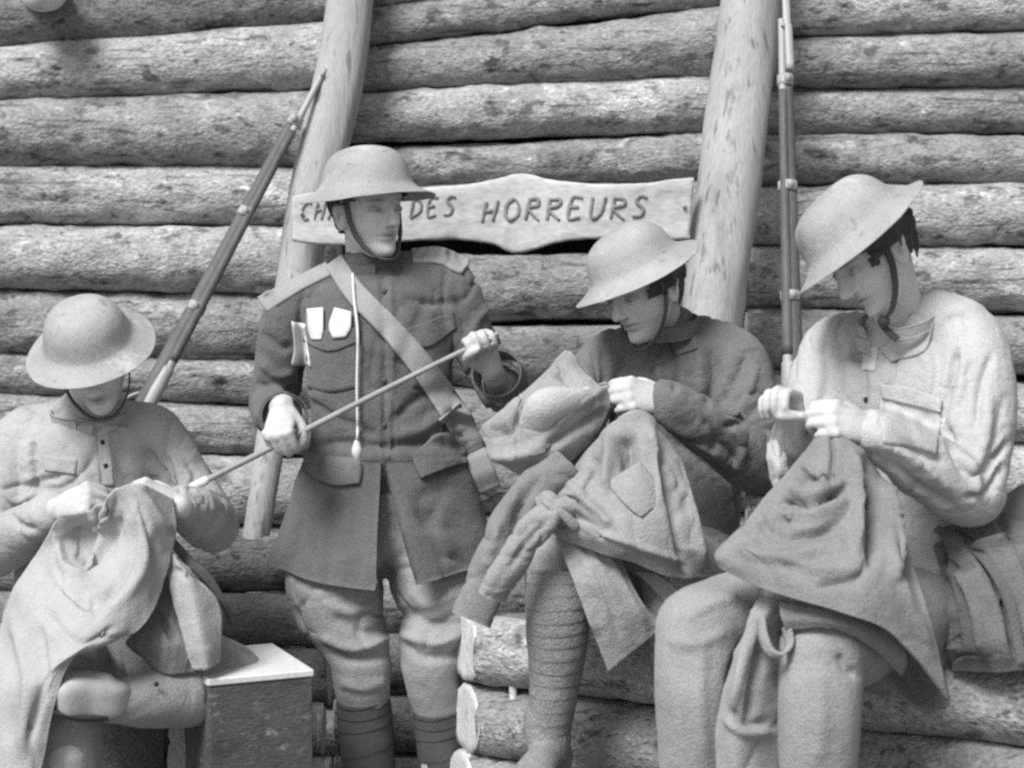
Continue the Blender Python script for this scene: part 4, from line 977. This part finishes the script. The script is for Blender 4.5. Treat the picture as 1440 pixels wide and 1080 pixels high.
    # tunic being mended
    g = thing('tunic', P(840, 760, 3.9), 'worn grey tunic with hanging sleeves being mended on the lap of the middle sitter', 'tunic')
    U = sheet([[(796, 494, 4.20), (806, 498, 4.16), (818, 522, 4.10), (845, 545, 4.06)], [(752, 540, 4.12), (782, 535, 4.05), (820, 556, 4.0), (858, 570, 4.03)], [(712, 572, 4.08), (745, 585, 3.99), (795, 615, 3.98), (838, 612, 4.03)], [(682, 594, 4.08), (712, 622, 4.0), (756, 645, 3.98), (800, 650, 4.03)], [(674, 608, 4.10), (695, 645, 4.04), (735, 668, 4.03), (772, 668, 4.06)]],
        [([(735, 545), (725, 580), (728, 640)], 7, -.010), ([(860, 545), (820, 565), (780, 600)], 7, .012), ([(850, 580), (800, 610), (750, 640)], 8, -.014), ([(780, 520), (800, 530), (830, 548)], 9, -.016), ([(720, 570), (760, 545), (800, 510)], 8, .010), ([(690, 640), (730, 640), (770, 625)], 9, .014), ([(700, 615), (722, 600), (735, 575)], 8, -.014), ([(690, 600), (715, 590), (735, 560)], 6, .008)], n=60, m=60, t=.006, wr=.003, fr=10, seed=5)
    put('tunic_back', U, SERGE, g); UB = bvh(U)
    lin = union([capsule([P(748, 596, 4.0), P(768, 572, 3.975), P(806, 562, 3.985), P(834, 556, 4.02)], [.030, .042, .028, .014], [.024, .034, .022, .012], n=24), capsule([P(742, 612, 4.02), P(760, 590, 3.985)], [.018, .030], [.018, .026], n=20)], .005, 6)
    put('pale_lining', lin, LINING, g)
    def sleeve(pts, ra, rb, folds, seed):
        c = np.array([P(*q) for q in pts]); V, F = tube(c, ra, rb, n=36, m=70, ref=nrm(RT + .45*UP), cap=False)
        M = wrinkle((V, F), .003, 14, (1, 1, 1), seed); M = brushes(M, folds)
        V, F = M; N = normals(V, F); W = V - N*.005; o_ = len(V)
        i = np.arange(len(V)).reshape(70, 36); S = []
        for a, e in ((i[0], 0), (i[-1], 1)):
            b = np.roll(a, -1); q = np.stack([a, b, b+o_, a+o_], -1); S += (q if e == 0 else q[:, ::-1]).tolist()
        return np.concatenate([V, W]), F + [[k+o_ for k in f][::-1] for f in F] + S
    put('sleeve', sleeve([(795, 650, 4.0), (752, 690, 3.98), (716, 745, 3.97), (688, 810, 3.97), (662, 872, 3.96)], [.045, .044, .046, .045, .042], [.032, .034, .034, .03, .026], [([(760, 670), (735, 710), (720, 760)], 6, -.010), ([(735, 680), (712, 720), (690, 780)], 5, .008), ([(700, 740), (715, 760), (730, 770)], 5, -.007), ([(680, 790), (700, 800), (712, 815)], 6, .007)], 31), SERGE_MID, g)
    put('sleeve', sleeve([(802, 712, 3.88), (768, 728, 3.865), (738, 762, 3.86), (714, 800, 3.87), (692, 838, 3.89)], [.026, .032, .034, .034, .032], [.022, .024, .024, .022, .02], [([(770, 730), (740, 765), (715, 800)], 4, -.007)], 32), SERGE, g)
    put('tunic_lapel', sheet([[(752, 700, 3.92), (772, 690, 3.90), (800, 712, 3.90)], [(758, 716, 3.88), (780, 712, 3.855), (812, 736, 3.86)], [(770, 732, 3.89), (796, 740, 3.87), (826, 756, 3.88)]], [([(765, 705), (790, 722), (815, 745)], 5, .010)], n=30, m=36, t=.005, wr=.001, seed=33), SERGE, g)
    put('tunic_front', sheet([[(812, 655, 4.02), (850, 602, 3.98), (890, 578, 3.97), (915, 585, 3.97), (932, 606, 4.0)], [(790, 690, 3.97), (840, 660, 3.92), (890, 650, 3.91), (930, 655, 3.92), (952, 660, 3.97)], [(778, 722, 3.94), (835, 715, 3.86), (890, 712, 3.85), (940, 718, 3.87), (975, 722, 3.94)], [(772, 742, 3.93), (830, 752, 3.84), (890, 764, 3.83), (945, 770, 3.86), (992, 775, 3.93)], [(775, 748, 3.95), (830, 775, 3.87), (890, 790, 3.86), (945, 812, 3.88), (1003, 812, 3.95)]],
        [([(882, 610), (886, 650), (894, 680)], 13, -.030), ([(858, 612), (856, 650), (850, 690)], 8, .016), ([(912, 600), (922, 650), (930, 700)], 8, .014), ([(838, 640), (822, 670), (800, 700)], 8, -.018), ([(800, 680), (840, 720), (860, 740)], 8, .012), ([(790, 712), (830, 738), (850, 755)], 6, -.012), ([(940, 630), (966, 710), (988, 795)], 8, .014), ([(928, 640), (946, 710), (962, 795)], 7, -.016), ([(800, 730), (860, 755), (960, 790)], 6, .008), ([(790, 700), (815, 690), (830, 660)], 7, .009)], n=80, m=80, t=.006, wr=.003, fr=9, seed=7), SERGE, g)
    FB = bvh(sheet([[(812, 655, 4.02), (890, 578, 3.97), (932, 606, 4.0)], [(778, 722, 3.94), (890, 712, 3.85), (975, 722, 3.94)], [(775, 748, 3.95), (890, 790, 3.86), (1003, 812, 3.95)]], n=30, m=30))
    put('pocket_flap', conform(FB, [[(852, 678), (900, 648)], [(878, 708), (926, 682)], [(902, 728), (932, 706)]], 16, 16, .012, .006), SERGE, g)
    put('tunic_lining', sheet([[(796, 735, 3.96), (860, 755, 3.94), (950, 785, 3.95)], [(800, 752, 3.95), (870, 785, 3.94), (960, 815, 3.96)], [(850, 785, 3.97), (900, 812, 3.97), (970, 830, 3.99)]], n=30, m=40, t=.005, wr=.0008, seed=8), WOOL_MID, g)
    put('tunic_tail', sheet([[(783, 748, 3.955), (825, 752, 3.91), (868, 764, 3.93)], [(800, 800, 3.92), (838, 800, 3.88), (884, 812, 3.91)], [(828, 870, 3.91), (862, 862, 3.88), (905, 850, 3.90)], [(856, 946, 3.93), (892, 916, 3.91), (935, 880, 3.92)]], [([(790, 760), (815, 820), (840, 890)], 6, .010), ([(815, 760), (845, 820), (870, 890)], 7, -.007), ([(850, 770), (880, 830), (910, 880)], 7, .006)], n=60, m=40, t=.005, wr=.002, seed=9), SERGE, g)
    put('tunic_tail', sheet([[(866, 786, 3.98), (880, 782, 3.97)], [(905, 815, 3.95), (925, 808, 3.95)], [(938, 850, 3.94), (962, 835, 3.94)]], n=30, m=12, t=.005, wr=.002, seed=10), LINEN, g)
    put('tunic_tail', sheet([[(912, 858, 3.98), (935, 830, 3.97), (962, 838, 3.98)], [(900, 885, 3.98), (935, 872, 3.95), (965, 862, 3.97)], [(915, 905, 4.0), (940, 885, 3.97), (962, 880, 3.99)]], [([(920, 850), (930, 880)], 5, -.008)], n=30, m=30, t=.005, wr=.003, seed=12), SERGE, g)
middle_sitter()

# ================================================================== THE RIGHT SITTER
def right_sitter():
    root = thing('person', at_z(1240, .6, 3.95), 'person at right in pale shirt sitting on the logs, bent over a cloth skirt', 'person', 'people in steel helmets by the log wall')
    ref = nrm([.80, -.6, 0])
    hc = P(1222, 353, 3.80); fr = head_frame(-64, 38, 9)
    wL, wR = P(1226, 608, 3.60), P(1118, 612, 3.70)
    hL = hand_parts(wL, np.array([-.88, -.25, .32]), np.array([.05, .45, .9]), False, (50, 80, 45), 'grip', .98)
    hR = hand_parts(wR, np.array([-.30, -.30, .85]), np.array([.75, -.55, .1]), True, (50, 75, 45), 'grip', .98)
    kR, kL = P(982, 884, 3.62), P(1158, 915, 3.48)
    hipR, hipL = P(1175, 850, 3.99), P(1290, 855, 3.92)
    body = [torso([(1238, 850, 3.97, .14, .10), (1262, 730, 3.97, .12, .09), (1275, 610, 3.95, .13, .09), (1272, 500, 3.93, .11, .075), (1262, 470, 3.90, .06, .055)], ref)]
    body += head_parts(hc, fr)
    body.append(limb([(1274, 500, 3.92), (1262, 440, 3.88), hc + np.array([.035, .01, -.02])], [.058, .054, .052]))
    body += [limb([(1310, 480, 3.90), (1368, 500, 3.83), (1366, 690, 3.74), wL], [.045, .045, .038, .028]), limb([(1215, 490, 3.97), (1172, 505, 3.99), (1130, 660, 3.90), wR], [.045, .042, .036, .026])]
    body += hL + hR
    body += [limb([hipR, kR, (985, 1130, 3.66), (985, 1190, 3.67)], [.08, .056, .05, .038]), limb([hipL, kL, (1150, 1150, 3.52), (1150, 1215, 3.53)], [.08, .056, .05, .038])]
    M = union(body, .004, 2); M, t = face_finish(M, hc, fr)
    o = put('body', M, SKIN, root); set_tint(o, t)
    put('hair', hair_mesh(hc, fr, low=-.055, fx=.055, infl=.016, seed=4, hl=-.012), HAIR, root)
    brodie(hc, fr, parent=root, tilt=1, seed=4, s=1.02, roll=11)
    cs = on_head(hc, fr, [(-.078, .004, .02), (-.078, .018, -.03), (-.068, .040, -.075), (-.046, .062, -.108), (-.02, .078, -.120), (-.018, .082, -.135), (-.026, .080, -.165)])
    put('chin_strap', ribbon(cs, [fr[1]*.9+fr[2]*.2]*5 + [fr[1]]*2, .013, .005, 50), LEATHER, root)
    put('strap_buckle', ellipsoid(cs[4], np.eye(3)*.013, 12, 8), LEATHER, root)
    T = [torso([(1264, 468, 3.90, .085, .072), (1272, 488, 3.91, .150, .09), (1275, 525, 3.92, .178, .112), (1275, 610, 3.94, .172, .122), (1262, 720, 3.97, .165, .125), (1245, 800, 3.97, .175, .14), (1240, 850, 3.97, .18, .14)], ref)]
    T += [limb([(1315, 455, 3.90), (1362, 492, 3.84), (1370, 590, 3.78), (1360, 690, 3.73)], [.068, .078, .080, .070]), limb([(1362, 690, 3.73), (1300, 655, 3.67), (1228, 610, 3.61)], [.072, .064, .048]),
          limb([(1220, 475, 3.97), (1172, 500, 3.99), (1146, 580, 3.96), (1130, 660, 3.90)], [.062, .072, .068, .064]), limb([(1130, 660, 3.90), (1124, 635, 3.80), (1119, 616, 3.72)], [.064, .058, .048]), limb([(1265, 470, 3.92), (1310, 462, 3.89), (1345, 470, 3.86)], [.07, .078, .076])]
    T = union(T, .0055, 4)
    T = wrinkle(T, .0045, 8, (.9, 1, .7), 41); T = wrinkle(T, .0012, 26, (1, 1, 1), 42)
    T = brushes(T, [([(1345, 495), (1335, 540), (1318, 600)], 5, -.016), ([(1395, 500), (1380, 545), (1375, 600)], 6, -.008), ([(1420, 620), (1395, 650), (1370, 670)], 5, -.009), ([(1410, 655), (1390, 690), (1360, 700)], 5, -.010), ([(1358, 500), (1350, 550), (1338, 600)], 7, .006), ([(1330, 600), (1345, 640), (1360, 670)], 6, -.010), ([(1352, 640), (1372, 670), (1372, 700)], 6, .008), ([(1390, 560), (1385, 620), (1370, 660)], 9, .007), ([(1412, 560), (1402, 620), (1385, 670)], 7, -.006),
        ([(1235, 620), (1290, 650), (1340, 690)], 8, .007), ([(1250, 650), (1300, 690), (1345, 715)], 7, -.007), ([(1270, 620), (1300, 640), (1330, 650)], 6, -.008), ([(1262, 490), (1250, 550), (1240, 600)], 4, -.006), ([(1300, 490), (1310, 540), (1300, 580)], 9, .006), ([(1160, 470), (1165, 540), (1150, 580)], 9, -.006), ([(1190, 480), (1195, 530), (1185, 590)], 8, .006), ([(1210, 500), (1215, 550), (1212, 590)], 6, -.007)])
    put('shirt', T, LINEN_PALE, root); B = bvh(T)
    put('collar', collar_band(P(1262, 462, 3.86), [-.25, -.25, 1], nrm([-.7, -.7, 0]), .074, .064, .024, .05, .005, 30, 335), LINEN_PALE, root)
    put('collar_point', conform(B, [[(1284, 440), (1312, 455)], [(1262, 468), (1300, 492)], [(1238, 492), (1252, 508)]], 14, 12, .008, .005), LINEN_PALE, root)
    put('collar_point', conform(B, [[(1200, 472), (1222, 480)], [(1206, 494), (1224, 502)]], 10, 10, .008, .005), LINEN_PALE, root)
    put('undershirt', conform(B, [[(1212, 490), (1234, 488)], [(1212, 520), (1230, 522)]], 10, 8, .004, .004), WHITE, root)
    put('breast_pocket', conform(B, [[(1238, 545), (1282, 552), (1322, 566)], [(1238, 580), (1282, 588), (1322, 600)], [(1242, 622), (1282, 630), (1318, 640)]], 16, 18, .004, .005), LINEN_PALE, root)
    put('pocket_flap', conform(B, [[(1236, 540), (1282, 546), (1324, 562)], [(1240, 560), (1282, 570), (1322, 580)]], 10, 18, .010, .005), LINEN_PALE, root)
    for q in ((1218, 562),): put('button', button(B, *q, r=.006), LINER, root)
    Q = [torso([(1240, 820, 3.97, .17, .14), (1238, 880, 3.96, .18, .15)], ref), limb([hipR, (1085, 860, 3.80), kR], [.11, .100, .082]), limb([hipL, (1225, 885, 3.70), kL], [.11, .100, .082]), limb([kR, (978, 960, 3.60), (980, 1080, 3.63), (985, 1150, 3.66)], [.082, .078, .072, .06]), limb([kL, (1152, 1000, 3.47), (1150, 1100, 3.50), (1150, 1160, 3.52)], [.080, .076, .070, .06])]
    Q = union(Q, .006, 4); Q = wrinkle(Q, .003, 8, (1, 1, .7), 44)
    Q = brushes(Q, [([(940, 900), (975, 905), (1020, 890)], 9, .005), ([(1040, 840), (1000, 850), (965, 870)], 8, .005), ([(1205, 950), (1190, 940), (1180, 920)], 7, -.010), ([(990, 900), (985, 980), (990, 1070)], 10, .004), ([(1150, 940), (1155, 1010), (1150, 1070)], 10, .005)])
    put('breeches', Q, SERGE, root)
    for a in (P(985, 1190, 3.67), P(1150, 1215, 3.53)):
        put('boot', boot(a + [.02, .05, -.07], a + [-.04, -.20, -.07], a), BOOT, root)
    for pts in ([(984, 1130, 3.655), (985, 1160, 3.66), (985, 1190, 3.67)], [(1150, 1140, 3.515), (1150, 1175, 3.52), (1150, 1215, 3.53)]): put('puttee', puttee(pts, [.062, .054, .046], 4, m=60), PUTTEE, root)
    # the cloth being sewn
    g = thing('skirt', P(1170, 790, 3.45), 'wide pale skirt of cloth held up and sewn by the right sitter over both knees', 'skirt')
    put('skirt_panel', sheet([[(1128, 640, 3.64), (1150, 612, 3.58), (1180, 612, 3.56), (1208, 628, 3.57), (1236, 662, 3.62)], [(1085, 690, 3.60), (1130, 684, 3.52), (1180, 690, 3.49), (1225, 705, 3.51), (1265, 725, 3.58)], [(1030, 752, 3.56), (1095, 758, 3.44), (1170, 772, 3.40), (1235, 785, 3.42), (1287, 795, 3.52)], [(1006, 778, 3.54), (1080, 800, 3.41), (1170, 822, 3.36), (1245, 840, 3.37), (1306, 858, 3.46)], [(1011, 798, 3.54), (1085, 832, 3.40), (1185, 862, 3.35), (1262, 896, 3.37), (1334, 985, 3.45)]],
        [([(1052, 756), (1080, 730), (1112, 712)], 15, -.024), ([(1112, 690), (1150, 694), (1188, 678)], 7, .010), ([(1100, 708), (1142, 708), (1186, 692)], 5, -.017), ([(1096, 724), (1140, 726), (1196, 704)], 8, .012), ([(1110, 756), (1150, 748), (1192, 726)], 7, -.010), ([(1040, 775), (1090, 784), (1150, 776)], 10, .010), ([(1110, 680), (1145, 670), (1172, 672)], 5, -.010), ([(1130, 655), (1150, 668), (1168, 690)], 5, .010), ([(1068, 725), (1085, 752), (1140, 755), (1180, 745)], 7, -.010), ([(1218, 650), (1228, 700), (1228, 790)], 9, -.026), ([(1198, 640), (1203, 690), (1206, 770)], 8, .016), ([(1246, 680), (1256, 740), (1258, 810)], 9, .018), ([(1266, 740), (1280, 800), (1300, 870)], 8, -.014), ([(1222, 790), (1200, 815), (1150, 825)], 7, -.008), ([(1168, 612), (1172, 640), (1166, 680)], 4, -.010), ([(1095, 780), (1150, 800), (1210, 800)], 10, .006), ([(1250, 760), (1275, 830), (1310, 920)], 8, .007)], n=100, m=100, t=.006, wr=.0018, fr=8, seed=15), SERGE_DRAB, g)
    put('skirt_lining', sheet([[(1190, 868, 3.46), (1225, 868, 3.46), (1270, 885, 3.47)], [(1212, 905, 3.56), (1255, 915, 3.60), (1318, 940, 3.55)], [(1240, 950, 3.58), (1285, 965, 3.62), (1334, 980, 3.54)], [(1272, 985, 3.57), (1300, 1000, 3.57), (1328, 994, 3.52)]], n=50, m=50, t=.005, wr=.003, fr=8, seed=16), SERGE_MID, g)
    put('waistband', sheet([[(1096, 846, 3.44), (1160, 856, 3.40), (1215, 872, 3.405), (1270, 900, 3.44)], [(1098, 868, 3.425), (1160, 872, 3.385), (1216, 888, 3.395), (1276, 930, 3.45)], [(1106, 888, 3.435), (1160, 884, 3.395), (1214, 902, 3.41), (1268, 950, 3.48)]], n=20, m=50, t=.006, wr=.002, seed=17), SERGE_DRAB, g)
    put('hanging_fold', sheet([[(1066, 838, 3.52), (1085, 842, 3.48), (1104, 846, 3.49), (1122, 856, 3.52)], [(1046, 888, 3.50), (1062, 892, 3.455), (1080, 900, 3.48), (1104, 910, 3.53)], [(1022, 960, 3.48), (1040, 965, 3.43), (1066, 975, 3.46), (1102, 985, 3.52)], [(1008, 1035, 3.47), (1034, 1042, 3.43), (1066, 1048, 3.45), (1104, 1050, 3.52)], [(1012, 1120, 3.47), (1040, 1125, 3.44), (1070, 1125, 3.46), (1106, 1125, 3.52)]],
        [([(1068, 850), (1048, 920), (1030, 1000)], 6, .010), ([(1075, 900), (1062, 960), (1055, 1010)], 8, -.016), ([(1020, 1010), (1045, 1030), (1085, 1030)], 7, .008), ([(1028, 1000), (1050, 1016), (1080, 1014)], 6, -.008)], n=70, m=50, t=.006, wr=.003, fr=9, seed=18), SERGE, g)
    put('loop', ribbon([P(1068, 868, 3.45), P(1072, 895, 3.43), P(1082, 918, 3.42), P(1098, 924, 3.42), P(1112, 908, 3.43), P(1108, 880, 3.44)], np.array([.5, -.6, .5]), .022, .006, 50), SERGE, g)
    put('corner', sheet([[(1078, 622, 3.68), (1092, 618, 3.66), (1104, 640, 3.66)], [(1080, 650, 3.67), (1094, 656, 3.64), (1108, 668, 3.65)], [(1084, 680, 3.68), (1092, 690, 3.66), (1100, 682, 3.67)]], n=24, m=20, t=.005, wr=.002, seed=19), LINEN_PALE, g)
    # bundle beside this sitter
    h = thing('coat', at_z(1370, .64, 3.75), 'rumpled grey coat lying on the log bench at the far right edge', 'coat')
    put('coat_body', sheet([[(1272, 742, 3.92), (1300, 728, 3.88), (1345, 742, 3.84), (1400, 700, 3.86), (1480, 660, 3.92)], [(1292, 790, 3.86), (1325, 775, 3.80), (1370, 775, 3.74), (1420, 745, 3.76), (1490, 730, 3.84)], [(1310, 850, 3.82), (1345, 840, 3.75), (1388, 835, 3.68), (1432, 820, 3.70), (1500, 815, 3.78)], [(1328, 910, 3.79), (1360, 900, 3.72), (1402, 900, 3.66), (1446, 895, 3.67), (1510, 890, 3.74)], [(1336, 946, 3.79), (1372, 946, 3.74), (1410, 944, 3.69), (1452, 942, 3.69), (1515, 935, 3.75)]],
        [([(1345, 748), (1385, 790), (1415, 850), (1432, 930)], 7, -.028), ([(1310, 740), (1325, 780), (1320, 810)], 6, -.014), ([(1330, 760), (1370, 770), (1420, 755)], 7, .014), ([(1295, 760), (1330, 830), (1345, 920)], 8, -.012), ([(1350, 800), (1372, 850), (1385, 920)], 9, .014), ([(1330, 790), (1350, 800), (1375, 790)], 6, -.010), ([(1420, 780), (1440, 840), (1450, 920)], 8, .012), ([(1400, 720), (1420, 750), (1440, 770)], 7, -.010)], n=90, m=90, t=.008, wr=.006, fr=8, seed=20), WOOL_MID, h)
    put('coat_strap', ribbon([P(1282, 735, 3.87), P(1340, 752, 3.80), P(1388, 790, 3.71), P(1420, 850, 3.66), P(1438, 935, 3.65)], nrm([.8, -.3, .5]), .020, .005, 50), WOOL, h)
    put('coat_underside', sheet([[(1300, 800, 3.98), (1400, 780, 3.95), (1500, 760, 3.95)], [(1330, 948, 3.90), (1420, 946, 3.84), (1515, 940, 3.84)]], n=12, m=20, t=.006), SERGE_MID, h)
right_sitter()
